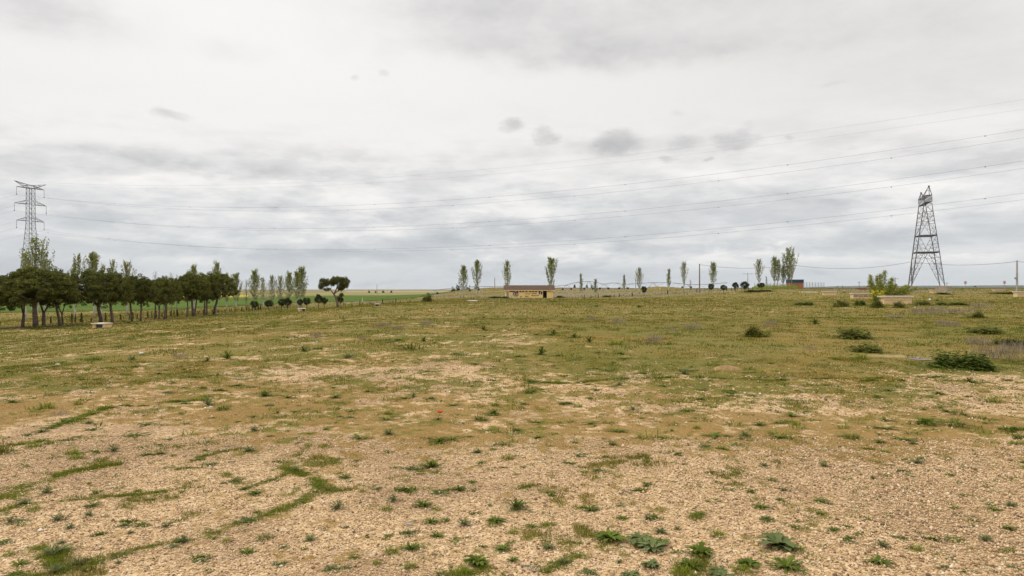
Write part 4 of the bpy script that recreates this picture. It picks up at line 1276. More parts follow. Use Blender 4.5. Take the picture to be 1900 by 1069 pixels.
cy = []
for sd2 in (41, 42, 43):
    rng = np.random.default_rng(sd2); n = 500
    t = rng.uniform(0, 1, n); r = .16 * (1 - t) ** .6 + .03
    a = rng.uniform(0, 6.28, n)
    P = np.stack([np.cos(a) * r * rng.uniform(.4, 1.1, n), np.sin(a) * r * rng.uniform(.4, 1.1, n), t * 1.0], -1)
    V, Fq = leaf_quads(rng, P, rng.uniform(.04, .09, n), .4, np.array([0, 0, .7]))
    mb = MB(); mb.tube([(0, 0, -.05), (0, 0, .5)], [.025, .012], 5)
    cy.append(bush_root('boundary_shrub', (mb.mesh('stem', M['twig']), mesh_np('foliage', V, [Fq], [M['cypress']]))))
random.seed(5)
def shrub_row(pts, n, hgt, lab, grp, skip=.25):
    for i in range(n):
        t = (i + random.uniform(-.45, .45)) / n; t = min(max(t, 0), 1) * (len(pts) - 1); j = min(int(t), len(pts) - 2)
        a, b = pts[j], pts[j + 1]; f = t - j
        x = a[0] + (b[0] - a[0]) * f + random.uniform(-.3, .3); y = a[1] + (b[1] - a[1]) * f + random.uniform(-.5, .5)
        if random.random() < skip: continue
        h = hgt * random.uniform(.35, 1.1)
        place(cy[i % 3], Vector((x, y, tz(x, y) - .02)), (h * random.uniform(.4, 1.0), h * random.uniform(.4, 1.0), h), i * 1.1, lab, 'shrub', grp)
shrub_row([(-56.5, 77), (-48.5, 82), (-46.5, 100), (-46, 124), (-44, 140)], 62, 1.05, 'dark knee-high shrub in the boundary row behind the pines', 'boundary shrubs behind the pines')
shrub_row([(-38, 150), (-31, 158), (-21, 156)], 22, 1.0, 'small dark upright shrub in the row before the round bush', 'boundary shrubs by the round bush', .2)
shrub_row([(20, 205), (34, 208), (58, 212), (72, 210)], 30, 1.15, 'small dark upright shrub in the row past the yellow building', 'boundary shrubs past the yellow building', .25)

bz = [bush_root('leafy_bush', dome_bush(51)), bush_root('leafy_bush', dome_bush(52, mat='weed_olive', leaf=.05)), bush_root('leafy_bush', dome_bush(53, mat='weed_dark', leaf=.055, flat=.5))]
def bush(px, base, wpx, hpx, k, lab, y=None, name=None, grp=None):
    p = ground_at(px, base) if y is None else at(px, y)
    w = wpx / F * p.y; h = hpx / F * p.y
    o = place(bz[k], p - Vector((0, 0, .02)), (w, w, h * .85), px * .37, lab, 'bush', grp)
    return o
bush(793, 560, 25, 15, 0, 'solitary round olive bush at the meadow edge')
bush(1563, 569, 36, 13, 1, 'dark green weed bush on the outer side of the yellow flowers')
bush(1596, 567, 22, 11, 2, 'darkest compact weed bush between two benches')
bush(1629, 571, 30, 17, 1, 'green bush at the foot of the yellow flowers')
bush(1668, 571, 34, 12, 0, 'low bush covering the front of the longest bench')
bush(1712, 566, 40, 9, 1, 'low green bush at the end of the longest bench')
bush(1765, 566, 60, 6, 2, 'long flat strip of green weeds past the longest bench')
bush(1815, 590, 36, 13, 1, 'dark green bush among grey scrub on the slope')
bush(1583, 627, 96, 19, 0, 'wide olive bush with tiny yellow dots')
bush(1610, 653, 78, 17, 0, 'flattened bush below the wide olive one')
bush(1780, 683, 120, 31, 2, 'big glossy dark leafy bush beside the concrete slab')
bush(1875, 640, 70, 16, 0, 'sprawling bush at the picture edge under grey scrub')
bush(1830, 618, 90, 14, 0, 'loose bush patch above the big glossy bush')
bush(1399, 624, 52, 21, 1, 'bright leafy bush alone in the middle of the turf')
bush(1860, 545, 60, 4, 1, 'flat dark weed strip before the low bench by the pole')
for a, b, w, h, lab in ((1490, 566, 50, 6, 'long low weed bank before the brick hut'), (1410, 541, 60, 4, 'low weed bank under the separate poplar'), (1128, 551, 18, 4, 'small dark weed patch past the yellow building'),
                        (1040, 552, 22, 4, 'weed patch at the corner of the yellow building'), (926, 553, 44, 4, 'weed patch at the door end of the yellow building'), (1752, 546, 40, 4, 'weed patch below the tower footing bench')):
    bush(a, b, w, h, 2, lab)

def sapling():
    """Multi-stemmed young poplar with wind-bent shoots behind the longest bench."""
    rng = np.random.default_rng(61); tr = MB(); P = []; S_ = []
    p = at(1640, 98); k = 98 / F
    shoots = [(0, 0, 1642, 502), (-6, 1, 1624, 510), (-3, .5, 1632, 512), (4, -.5, 1650, 516), (2, .4, 1637, 508), (8, 0, 1655, 530), (10, .5, 1668, 528), (14, 0, 1682, 530), (18, .4, 1693, 531), (-9, .5, 1618, 520), (6, -.6, 1647, 524), (12, -.5, 1674, 535), (-2, -.5, 1627, 522), (20, 0, 1700, 534)]
    for bx, by, tx, ty in shoots:
        a = Vector((bx * k * .6, by, 0)); e = Vector(((tx - 1640) * k, by * 1.5, height_at(ty, 98) - p.z)); m = a.lerp(e, .5) + Vector((-.12, 0, .2))
        tr.tube([a - Vector((0, 0, .1)), m, e], [.03, .018, .006], 4)
        n = 950; t = rng.uniform(.12, 1, n)[:, None]
        A, Mm, E = (np.array(v) for v in (a, m, e))
        q = (1 - t) ** 2 * A + 2 * t * (1 - t) * Mm + t * t * E
        sp_ = .36 * (1.12 - t) + .08
        P.append(q + rng.normal(size=(n, 3)) * sp_ * np.array([1, 1, .8]))
    P = np.concatenate(P); P = P[P[:, 2] > .05]
    V, Fq = leaf_quads(rng, P, rng.uniform(.055, .11, len(P)), .5)
    r = empty('poplar_sapling', p); link('stem', tr.mesh('stem', M['twig']), r); link('foliage', mesh_np('foliage', V, [Fq], [M['willow']]), r)
    tag(r, 'bushy many-stemmed poplar sapling behind the longest bench', 'sapling')
    # yellow-flowering mustard in front of it
    rng = np.random.default_rng(62); q = at(1626, 91); r2 = empty('mustard_plant', q); tag(r2, 'tall yellow-flowering plant between two beige benches', 'plant')
    st = MB(); FP, LP = [], []
    for i in range(46):
        a = rng.uniform(0, 6.28); d = rng.uniform(0, 1) ** .7 * 1.05; e = Vector((math.cos(a) * d, math.sin(a) * d, rng.uniform(.55, 1.75)))
        st.tube([(e.x * .2, e.y * .2, -.05), (e.x * .7, e.y * .7, e.z * .55), e], [.012, .008, .004], 3)
        n = 26; FP.append(np.array(e) + rng.normal(size=(n, 3)) * .07)
        n = 60; t = rng.uniform(.05, .8, n)[:, None]; LP.append(np.array(e) * t * np.array([1, 1, 1]) + rng.normal(size=(n, 3)) * .07)
    FP = np.concatenate(FP); LP = np.concatenate(LP); LP[:, 2] = np.abs(LP[:, 2])
    link('stem', st.mesh('stem', M['weed_bright']), r2)
    V, Fq = leaf_quads(rng, LP, rng.uniform(.03, .075, len(LP)), .45); link('foliage', mesh_np('foliage', V, [Fq], [M['weed_bright']]), r2)
    V, Fq = leaf_quads(rng, FP, rng.uniform(.018, .034, len(FP)), .8); link('flower_heads', mesh_np('flower_heads', V, [Fq], [M['yellow']]), r2)
sapling()

# undergrowth under the poplar clump
def undergrowth():
    rng = np.random.default_rng(71); n = 9000
    px = rng.uniform(1395, 1480, n); Y = rng.uniform(222, 236, n); x = (px - 950) / F * Y
    z = terrain(x, Y) + rng.uniform(0, 1, n) ** 1.5 * 1.5 * np.clip(fbm(x * .4, Y * .3, 5, 3) * 1.7 - .2, .1, 1)
    V, Fq = leaf_quads(rng, np.stack([x, Y, z], -1), rng.uniform(.08, .2, n), .3, np.array([0, 0, .9]))
    tag(link('undergrowth', mesh_np('undergrowth', V, [Fq], [M['willow']])), 'rank grass and suckers under the poplar clump', 'undergrowth', kind='stuff')
    n = 7000; x = -46.5 + rng.normal(size=n) * 1.6; Y = rng.uniform(72, 150, n)
    z = terrain(x, Y) + rng.uniform(0, 1, n) ** 2 * 1.5 * np.clip(fbm(x * .4, Y * .2, 15, 3) * 2 - .5, .05, 1)
    V, Fq = leaf_quads(rng, np.stack([x, Y, z], -1), rng.uniform(.05, .13, n), .25, np.array([0, 0, 1.2]))
    tag(link('undergrowth', mesh_np('undergrowth', V, [Fq], [M['weed_olive']])), 'long grass along the boundary row', 'undergrowth', kind='stuff')
undergrowth()

# distant trees on the horizon
dt = bush_root('distant_tree', dome_bush(81, n=900, leaf=.12, mat='cypress', flat=.9))
for px, y, w, h, lab in ((850, 520, 9, 8, 'largest distant tree on the horizon before the yellow building'), (842, 540, 14, 3, 'low dark distant thicket on the horizon'), (869, 540, 10, 3, 'low dark distant thicket on the horizon'), (884, 545, 12, 3, 'low dark distant thicket on the horizon'),
                         (685, 900, 5, 2.5, 'tiny distant tree on the horizon of fields'), (711, 900, 5, 2.5, 'tiny distant tree on the horizon of fields'), (726, 900, 5, 2.5, 'tiny distant tree on the horizon of fields'), (697, 900, 4, 2, 'tiny distant tree on the horizon of fields'),
                         (1066, 346, 4, 4, 'small dark tree on the crest under the arched pipe'), (1098, 346, 4, 4, 'small dark tree on the crest under the arched pipe'), (1089, 346, 4, 4, 'small dark tree on the crest under the arched pipe'),
                         (1553, 600, 6, 4, 'faint distant tree past the mesh fence'), (1564, 600, 4, 5, 'faint distant tree past the mesh fence'), (1574, 620, 4, 3, 'faint distant tree past the mesh fence')):
    p = at(px, y); k = y / F
    place(dt, p, (w * k, w * k, (h * k + (.2 if y < 400 else 2.0 if y < 700 else .6))), px, lab, 'tree', 'distant trees')

# ------------------------------------------------------------------ weeds
def leaf_strip(base, az, L, W, elev, droop, segs=4, lobes=0.0, rng=None, fold=.25):
    """One leaf: a folded strip three vertices wide that rises and droops."""
    V = []; p = np.array(base, float); e = elev
    side = np.array([-math.sin(az), math.cos(az), 0.0])
    for i in range(segs + 1):
        t = i / segs
        w = W * .5 * (math.sin(math.pi * min(1, t * .88 + .12)) ** .7) * (1 + (lobes * (1 if i % 2 else -.6)))
        if i == segs: w *= .15
        up = np.array([0, 0, 1.0]) * fold * w
        V += [p + side * w + up, p.copy(), p - side * w + up]
        d = np.array([math.cos(az) * math.cos(e), math.sin(az) * math.cos(e), math.sin(e)])
        p = p + d * L / segs; e -= droop / segs
    V = np.array(V); Fc = []
    for i in range(segs):
        a = i * 3
        Fc += [(a, a + 1, a + 4, a + 3), (a + 1, a + 2, a + 5, a + 4)]
    return V, np.array(Fc)
def rosette(seed, n=20, wid=.17, lobes=.3, elev=(5, 55), r=.5, centers=1):
    rng = np.random.default_rng(seed); parts = []
    for c in range(centers):
        cx, cy_ = (0, 0) if centers == 1 else rng.uniform(-.26, .26, 2)
        rr = r if centers == 1 else r * .62
        for i in range(n // (1 if centers == 1 else 2)):
            k = i / n; el = R(rng.uniform(*elev))
            L = rr * rng.uniform(.65, 1.08) * (1.0 - .25 * k)
            parts.append(leaf_strip((cx, cy_, .005), i * 2.4 + rng.uniform(-.3, .3), L, L * wid * 2 * rng.uniform(.8, 1.2), el + .15, el * 1.6 + .2, 6, lobes, fold=rng.uniform(.1, .6)))
    return parts
def tuft(seed, n=110, wid=.018, L=(.15, .42), spread=.22, elev=(20, 85)):
    rng = np.random.default_rng(seed); parts = []
    for i in range(n):
        a = rng.uniform(0, 6.28); d = spread * math.sqrt(rng.uniform(0, 1))
        ll = rng.uniform(*L); parts.append(leaf_strip((math.cos(a) * d, math.sin(a) * d, 0), a + rng.normal() * .8, ll, wid * rng.uniform(.6, 1.4), R(rng.uniform(*elev)), rng.uniform(.3, 1.4), 3, 0))
    return parts
def mat_weed(seed, n=230, L=(.05, .13)):
    """Ragged creeping patch of small leaves."""
    rng = np.random.default_rng(seed); parts = []
    arms = rng.uniform(0, 6.28, 7)
    for i in range(n):
        a = arms[i % 7] + rng.normal() * .25; d = rng.uniform(0, 1) ** 1.25 * .48 * (.6 + .4 * ((i % 7) / 6))
        ll = rng.uniform(*L); parts.append(leaf_strip((math.cos(a) * d, math.sin(a) * d, rng.uniform(0, .05)), rng.uniform(0, 6.28), ll, ll * rng.uniform(.25, .45), R(rng.uniform(5, 65)), rng.uniform(.2, 1), 3, 0))
    return parts
def feathery(seed, n=34):
    """Thistle-like mound: stems carrying short side leaflets."""
    rng = np.random.default_rng(seed); parts = []
    for i in range(n):
        a = rng.uniform(0, 6.28); el = R(rng.uniform(18, 82)); L = rng.uniform(.26, .5)
        for s in range(7):
            t = (s + 1) / 7; b = np.array([math.cos(a) * math.cos(el), math.sin(a) * math.cos(el), math.sin(el) - .35 * t]) * L * t
            b[2] = max(b[2], .01)
            for q in (-1, 1):
                parts.append(leaf_strip(b, a + q * rng.uniform(.5, 1.1), L * .26 * (1.2 - .5 * t), .022, el * .7, .5, 2, 0))
    return parts
def scrub(seed, n=520):
    """Grey dry twiggy scrub."""
    rng = np.random.default_rng(seed); parts = []
    for i in range(n):
        a = rng.uniform(0, 6.28); d = .4 * math.sqrt(rng.uniform(0, 1)); el = R(rng.uniform(10, 88))
        b = (math.cos(a) * d, math.sin(a) * d, rng.uniform(0, .16)); L = rng.uniform(.08, .26)
        parts.append(leaf_strip(b, a + rng.normal() * .7, L, .0062, el, rng.normal() * .6, 2, 0))
    return parts
def strips_mesh(name, parts, mat):
    V, Fs = merge(parts); return mesh_np(name, V, Fs, [M[mat]])
KINDS = {
    'rosette': [('broadleaf_weed', rosette(101, 32, .14, .42), 'weed_grey'), ('broadleaf_weed', rosette(102, 34, .13, .3), 'weed_dark'), ('broadleaf_weed', rosette(103, 40, .15, .4, centers=4), 'weed_grey')],
    'plantain': [('plantain_weed', rosette(111, 24, .075, 0, (3, 40)), 'weed_dark'), ('plantain_weed', rosette(112, 30, .06, 0, (5, 60)), 'weed_dark')],
    'tuft': [('grass_tuft', tuft(121), 'weed_bright'), ('grass_tuft', tuft(122, 140, .014), 'weed_dark'), ('grass_tuft', tuft(123, 90, .02), 'weed_olive')],
    'mat': [('creeping_weed', mat_weed(131), 'weed_dark'), ('creeping_weed', mat_weed(132), 'weed_bright'), ('creeping_weed', mat_weed(133, 230), 'weed_grey')],
    'feather': [('thistle_weed', feathery(141), 'weed_dark'), ('thistle_weed', feathery(142, 26), 'weed_grey')],
    'scrub': [('dry_scrub', scrub(151), 'dry'), ('dry_scrub', scrub(152, 420), 'dry')],
}
WM = {k: [(n, strips_mesh(n, p, m)) for n, p, m in v] for k, v in KINDS.items()}
def weed(px, py, wpx, kind, var, lab, hs=1.0, grp=None, cat='weed', dz=.2):
    """One plant; py is where its foot meets the ground, wpx its width in the photo."""
    p = ground_at(px, py); s = wpx / F * p.y * (1.08 if kind == 'rosette' else 1.2)
    n, me = WM[kind][var]
    o = bpy.data.objects.new(n, me); C.objects.link(o)
    o.location = p - Vector((0, 0, .01 * s)); o.scale = (s, s, s * hs); o.rotation_euler = (0, 0, (px * 7.31 + py * 3.7) % 6.28)
    return tag(o, lab, cat, grp)

WEEDS = [
    # foreground, bottom
    (1190, 1010, 105, 'rosette', 2, 'largest grey-green broad-leaved clump on the gravel, bottom centre-right', .9), (1130, 1000, 75, 'rosette', 1, 'greener broad-leaved clump fused to the side of the largest clump', .8),
    (1228, 1008, 45, 'plantain', 1, 'small spiky tail plant at the end of the largest clump', .8),
    (1445, 1014, 100, 'rosette', 0, 'pale blue-grey lobed rosette above a bright grass patch', .8), (1475, 1020, 45, 'tuft', 0, 'bright yellow-green grass tuft just under the blue-grey rosette', .7),
    (1460, 1055, 85, 'plantain', 1, 'long-leaved rosette directly below the blue-grey one', .9),
    (1300, 1030, 62, 'rosette', 1, 'upright broad-leaved plant with a pale top leaf', 1.3), (1285, 1052, 66, 'plantain', 0, 'dark rosette heading the green pile at the bottom edge', 1.1), (1330, 1066, 70, 'rosette', 2, 'grey-leaved rosette at the very bottom edge in the green pile', .9),
    (1268, 1068, 60, 'tuft', 0, 'bright grass tuft at the very bottom edge in the green pile', .8), (1380, 1064, 60, 'tuft', 0, 'moss-green grass cushion beside the bottom edge', .7), (1390, 1048, 56, 'rosette', 1, 'leafy plant crowning the moss-green cushion', .8),
    (1207, 1052, 48, 'rosette', 0, 'small purplish-grey rosette alone near the bottom edge', 1.0), (1170, 1069, 44, 'rosette', 0, 'grey rosette cut by the bottom edge', .8),
    (1632, 1044, 64, 'plantain', 0, 'neat strap-leaved green rosette on bare gravel', .8), (1636, 1014, 38, 'feather', 1, 'feathery blue-green tuft above the neat strap-leaved rosette', .9),
    (1772, 1003, 46, 'plantain', 0, 'narrow strap-leaved rosette with leaves swept sideways', .7), (1700, 1022, 30, 'tuft', 0, 'thin upright grass tuft beside the sideways rosette', 1.3), (1872, 982, 30, 'rosette', 1, 'small leafy weed near the side edge above sparse gravel', .9),
    (1830, 1002, 40, 'feather', 1, 'faint grey feathery weed right of the sideways rosette', .6), (1875, 1023, 34, 'tuft', 2, 'yellowish grass tuft near the bottom corner', .8),
    (885, 1046, 62, 'rosette', 1, 'dark broad-leaved plant over bright grass at the bottom edge', 1.1), (850, 1067, 60, 'tuft', 0, 'bright long grass clump cut by the bottom edge', .9), (820, 1069, 36, 'tuft', 1, 'dark grass clump beside the bright one at the bottom edge', .8),
    (762, 1021, 52, 'feather', 0, 'spiky thistle rosette alone on gravel, low centre', .7), (760, 990, 40, 'mat', 2, 'sprawling grey weed above the spiky thistle rosette', 1.0), (718, 997, 34, 'mat', 0, 'flat green weed beside the sprawling grey one', .8),
    (785, 940, 48, 'plantain', 1, 'upright leafy rosette with a small tuft at its foot', 1.2), (808, 946, 28, 'tuft', 0, 'little bright tuft at the foot of the upright rosette', .6),
    (958, 942, 62, 'feather', 0, 'dark green dense rosette on gravel, centre', .7), (1095, 946, 50, 'plantain', 0, 'pointed-leaf rosette with a mossy side', .9), (1078, 942, 34, 'mat', 1, 'mossy yellow-green side of the pointed-leaf rosette', .6),
    (1150, 938, 28, 'mat', 2, 'blue-green flat weed after the pointed-leaf rosette', .6),
    (920, 967, 44, 'rosette', 1, 'leafy plant over a grass patch, centre', .7), (918, 974, 40, 'tuft', 0, 'low bright grass under the leafy centre plant', .4), (932, 1020, 46, 'plantain', 1, 'dark star-shaped weed above the bottom grass', .8), (884, 953, 30, 'mat', 0, 'small flat dark weed before the leafy centre plant', .6),
    (800, 868, 56, 'feather', 0, 'tall dark feathery weed, most upright on the gravel', .7), (764, 869, 40, 'mat', 2, 'pale trailing arm beside the tall dark feathery weed', .7),
    (751, 911, 52, 'mat', 0, 'dense dark green cushion under the feathery weed', 1.2), (852, 911, 32, 'feather', 0, 'small dark round weed after the cushion', .9), (820, 914, 44, 'mat', 2, 'long thin trailing weed between cushion and round weed', .5), (699, 908, 28, 'mat', 2, 'grey-green small cushion before the dense dark one', .9),
    (660, 855, 24, 'mat', 0, 'tiny dark weed on gravel left of the feathery weed', .6), (720, 838, 30, 'mat', 0, 'thin dark crossing weed above the feathery weed', .5),
    (490, 1000, 40, 'tuft', 1, 'dark spiky tuft beside the slanting grass streak', .8), (575, 1003, 40, 'feather', 1, 'grey-green low cushion after the spiky tuft', .6), (640, 1053, 30, 'mat', 2, 'grey leafy weed near the bottom edge', .7),
    (130, 980, 30, 'feather', 1, 'round blue-green weed among thin weeds', .8), (310, 977, 30, 'feather', 1, 'pale grey feathery weed among dark stalks', .7), (100, 1028, 70, 'feather', 1, 'large grey weed in the bright corner grass', .6),
    (18, 1030, 36, 'tuft', 0, 'grass clump at the side edge above the bright corner grass', .7),
    # mid
    (815, 820, 46, 'plantain', 1, 'spiky dark rosette in the ochre band, centre', 1.0), (212, 838, 34, 'feather', 1, 'domed blue-green cushion with a trailing tail', 1.1), (180, 839, 34, 'mat', 0, 'trailing tail of the domed cushion', .6), (298, 842, 30, 'plantain', 0, 'small dark star-shaped weed after the domed cushion', 1.0),
    (6, 842, 46, 'tuft', 2, 'brown-green tall clump cut by the side edge', 1.6), (62, 830, 42, 'tuft', 0, 'bright grass clump beside the brown-green one', .8), (120, 817, 36, 'mat', 0, 'thin dark weed line after the bright clump', .6),
    (413, 760, 38, 'tuft', 1, 'vivid dark green tuft with white stones at its side', 1.0), (385, 752, 36, 'feather', 1, 'grey hairy tuft next to the vivid one', 1.0), (110, 771, 34, 'scrub', 1, 'brownish bristly cushion by a dark grass line', .8), (85, 757, 46, 'tuft', 0, 'pale green grass clump above the bristly cushion', .9),
    (236, 753, 36, 'mat', 0, 'dark flat weed on the ochre ground', .7), (267, 753, 24, 'mat', 0, 'short dark weed next to the flat one', .7), (345, 749, 28, 'mat', 0, 'small dark weed before the grey hairy tuft', .7), (410, 725, 34, 'mat', 0, 'trailing green weed above the vivid tuft', .9), (440, 716, 26, 'mat', 0, 'pair-forming small green weed uphill of the vivid tuft', .8),
    (490, 735, 40, 'feather', 0, 'wide dark low weed on tan ground', .7), (622, 738, 34, 'plantain', 1, 'dark clump with pale sprigs, by the stony patch', .9), (683, 726, 24, 'mat', 0, 'neat dark weed above the stony patch', .8), (707, 724, 16, 'mat', 0, 'smaller companion of the neat dark weed', .8),
    (917, 768, 40, 'feather', 0, 'dark feathery weed by the ochre band', .6), (893, 780, 42, 'tuft', 1, 'loose feathery grass below the dark feathery weed', .9), (918, 752, 24, 'tuft', 0, 'little bright green cushion above the feathery weed', .9), (722, 806, 34, 'feather', 1, 'grey-green tuft in the ochre band', .8),
    (983, 728, 44, 'mat', 0, 'dark leafy mat at the start of a long grass line', 1.0), (1410, 789, 32, 'plantain', 1, 'dark tuft in the ochre band beyond centre', .9), (1382, 808, 34, 'feather', 1, 'smooth grey-green cushion in the ochre band', .7), (1582, 813, 42, 'tuft', 1, 'dark spiky tuft below the long mat', .8), (1300, 741, 28, 'plantain', 1, 'bright tufted weed on the tan strip', .8),
    (1228, 812, 24, 'mat', 0, 'dark low weed beside brownish soil', .8), (1067, 822, 20, 'plantain', 1, 'small dark star weed at the ochre band edge', 1.0), (1136, 826, 26, 'feather', 1, 'greyish cushion beyond the small star weed', .7), (1432, 893, 28, 'tuft', 1, 'wispy dark tuft on the gravel', .9), (1080, 876, 26, 'mat', 1, 'yellow-green moss cushion on bare gravel', .7), (975, 903, 26, 'tuft', 0, 'bright mossy tuft at the gravel centre', .8),
    (1720, 785, 66, 'mat', 0, 'front half of the long dark mat on tan gravel', 1.1), (1765, 788, 76, 'tuft', 1, 'grassy half of the long dark mat on tan gravel', .5), (1780, 770, 40, 'tuft', 2, 'loose pale grass behind the long dark mat', .9),
    (1880, 798, 60, 'mat', 0, 'green mat cut by the side edge', .9), (1888, 812, 44, 'mat', 0, 'lower dark mat cut by the side edge', .8), (1798, 710, 30, 'feather', 0, 'grey-green dense tuft below the glossy bush', .9), (1742, 731, 32, 'plantain', 1, 'pointed tuft on the tan strip', .9), (1795, 736, 24, 'mat', 0, 'flat tuft after the pointed one', .8), (1842, 746, 46, 'tuft', 0, 'bright grass mound near the side edge', .8),
    (1735, 700, 40, 'mat', 0, 'green mat before the grey-green dense tuft', .7), (1610, 706, 44, 'mat', 0, 'dark strip of weed along the turf edge', .8),
    # turf zone
    (422, 666, 34, 'feather', 0, 'rounded dark weed standing out of the turf', 1.3), (385, 670, 24, 'feather', 0, 'lower dark weed before the rounded one', .9), (334, 665, 26, 'scrub', 0, 'grey wiry scrub in the turf', 1.2), (172, 668, 40, 'tuft', 1, 'dark grass mound in the turf', .7), (246, 667, 30, 'feather', 1, 'grey feathery mound after the dark grass mound', .7), (408, 641, 12, 'tuft', 0, 'small bright tuft uphill of the rounded weed', 1.2), (252, 680, 20, 'mat', 0, 'tiny dark mat below the grey mound', .9),
    (563, 652, 30, 'feather', 0, 'leafy clump with white stones behind', .9), (590, 648, 30, 'tuft', 1, 'grass clump joined to the leafy one with white stones', .8), (763, 648, 60, 'tuft', 2, 'wide olive grass mound in mid-meadow', .7), (787, 633, 20, 'feather', 0, 'dark tuft above the wide olive mound', 1.2), (645, 664, 38, 'feather', 1, 'grey wispy patch in mid-meadow', .6), (897, 613, 24, 'feather', 0, 'bright leafy weed high in the meadow', 1.1), (848, 615, 10, 'tuft', 0, 'small upright weed near the bright leafy one', 1.4),
    (586, 626, 24, 'scrub', 0, 'grey scrub above the leafy clump with white stones', 1.1), (739, 611, 22, 'scrub', 0, 'dark grey scrub in mid-meadow', 1.0), (710, 607, 40, 'scrub', 1, 'wide grey scrub patch in mid-meadow', .7), (792, 603, 26, 'scrub', 0, 'lilac-grey scrub far in the meadow', 1.0), (672, 630, 18, 'scrub', 1, 'small brown scrub in mid-meadow', 1.0),
    (1005, 657, 32, 'feather', 0, 'spiky dark bush nearest the path end', 1.3), (1036, 660, 24, 'mat', 0, 'flat weed beside the spiky dark bush', .8), (1027, 622, 26, 'feather', 0, 'dark clump, first of three in a row', 1.2), (1066, 626, 20, 'feather', 0, 'dark clump, middle of three in a row', 1.2), (1094, 634, 28, 'feather', 0, 'dark clump, last of three in a row', 1.0), (1145, 639, 56, 'tuft', 0, 'long pale grass strip after three dark clumps', .5),
    (1215, 637, 34, 'scrub', 0, 'tall grey-lilac scrub in the turf', 1.5), (1098, 594, 18, 'scrub', 0, 'scrub with a green crown far in the meadow', 1.2), (1148, 600, 30, 'scrub', 1, 'lilac scrub patch far in the meadow', 1.1), (1285, 611, 36, 'scrub', 0, 'grey scrub before the bright leafy bush', .9), (1245, 612, 24, 'scrub', 1, 'flat grey scrub between two larger ones', .7),
    (1108, 685, 22, 'mat', 0, 'dark flat weed in the green belt', .9), (1138, 673, 22, 'mat', 0, 'small dark weed in the green belt', .9), (1270, 694, 34, 'feather', 1, 'grey-green low mound beside dug soil', .8), (1050, 697, 34, 'mat', 1, 'yellow-green mossy strip in the green belt', .5), (1195, 693, 30, 'mat', 0, 'dark flat weed by the mossy strip', .6), (985, 708, 30, 'mat', 0, 'dark flat mat at the green belt edge', .7),
    (1512, 601, 26, 'feather', 0, 'upright weed clump on the slope before the benches', 1.2), (1552, 667, 28, 'tuft', 0, 'bright grass clump near the concrete slab', .9), (1600, 665, 40, 'tuft', 0, 'pale broad grass clump near the concrete slab', .8),
    (1720, 583, 66, 'scrub', 0, 'broad lilac-grey scrub belt below the longest bench', .7), (1780, 582, 60, 'scrub', 1, 'second lilac-grey scrub belt below the low bench', .6), (1850, 668, 80, 'scrub', 0, 'big pale twiggy scrub beside the glossy bush', 1.1), (1885, 655, 60, 'scrub', 1, 'pale twiggy scrub cut by the side edge', 1.2), (1760, 605, 44, 'scrub', 0, 'grey scrub in front of the dark slope bush', .8), (1820, 571, 40, 'scrub', 1, 'grey scrub under the concrete pole bench', .8), (1660, 590, 36, 'scrub', 1, 'thin grey scrub before the broad belt', .6), (1815, 640, 46, 'scrub', 0, 'grey scrub over the loose bush patch', 1.0), (1505, 648, 24, 'scrub', 1, 'small grey scrub near flattened bush', .9), (1430, 605, 30, 'scrub', 0, 'grey scrub beside the bright leafy bush', 1.0),
]
for px, py, w, k, v, lab, hs in WEEDS: weed(px, py, w, k, v, lab, hs)

# unnamed small weeds: individuals that nothing tells apart
random.seed(9)
GEN = [('mat', 0, 'little flat dark weed lying in the gravel field', 'little flat dark weeds'), ('mat', 2, 'little flat grey-green weed lying in the gravel field', 'little flat grey-green weeds'),
       ('tuft', 0, 'little bright grass tuft growing in the gravel field', 'little bright grass tufts'), ('feather', 1, 'little grey feathery weed growing in the gravel field', 'little grey feathery weeds'),
       ('plantain', 1, 'little dark star-shaped weed growing in the gravel field', 'little dark star weeds')]
cnt = 0
while cnt < 250:
    py = 700 + 365 * random.random() ** .8; px = random.uniform(-20, 1920)
    k, v, lab, grp = random.choice(GEN)
    if any(abs(px - a[0]) < a[2] * .7 and abs(py - a[1]) < 16 for a in WEEDS): continue
    w = random.uniform(16, 46) * (.45 + .55 * (py - 534) / 500)
    weed(px, py, w, k, v, lab, random.uniform(.6, 1.0), grp); cnt += 1

# the poppy
def poppy():
    p = ground_at(813, 779); r = empty('poppy', p); tag(r, 'single red poppy in the ochre moss', 'flower')
    st = MB(); st.tube([(0, 0, -.01), (.01, 0, .06), (.03, 0, .11)], .003, 5); st.build('stem', M['weed_bright'], r)
    parts = [leaf_strip((.03, 0, .105), a, .055, .085, R(40), .7, 4, 0) for a in (0, 1.57, 3.14, 4.71)]
    link('petals', strips_mesh('petals', parts, 'red'), r)
    link('leaves', strips_mesh('leaves', [(v * .22, f) for v, f in rosette(161, 9, .12, .3)], 'weed_grey'), r)
poppy()

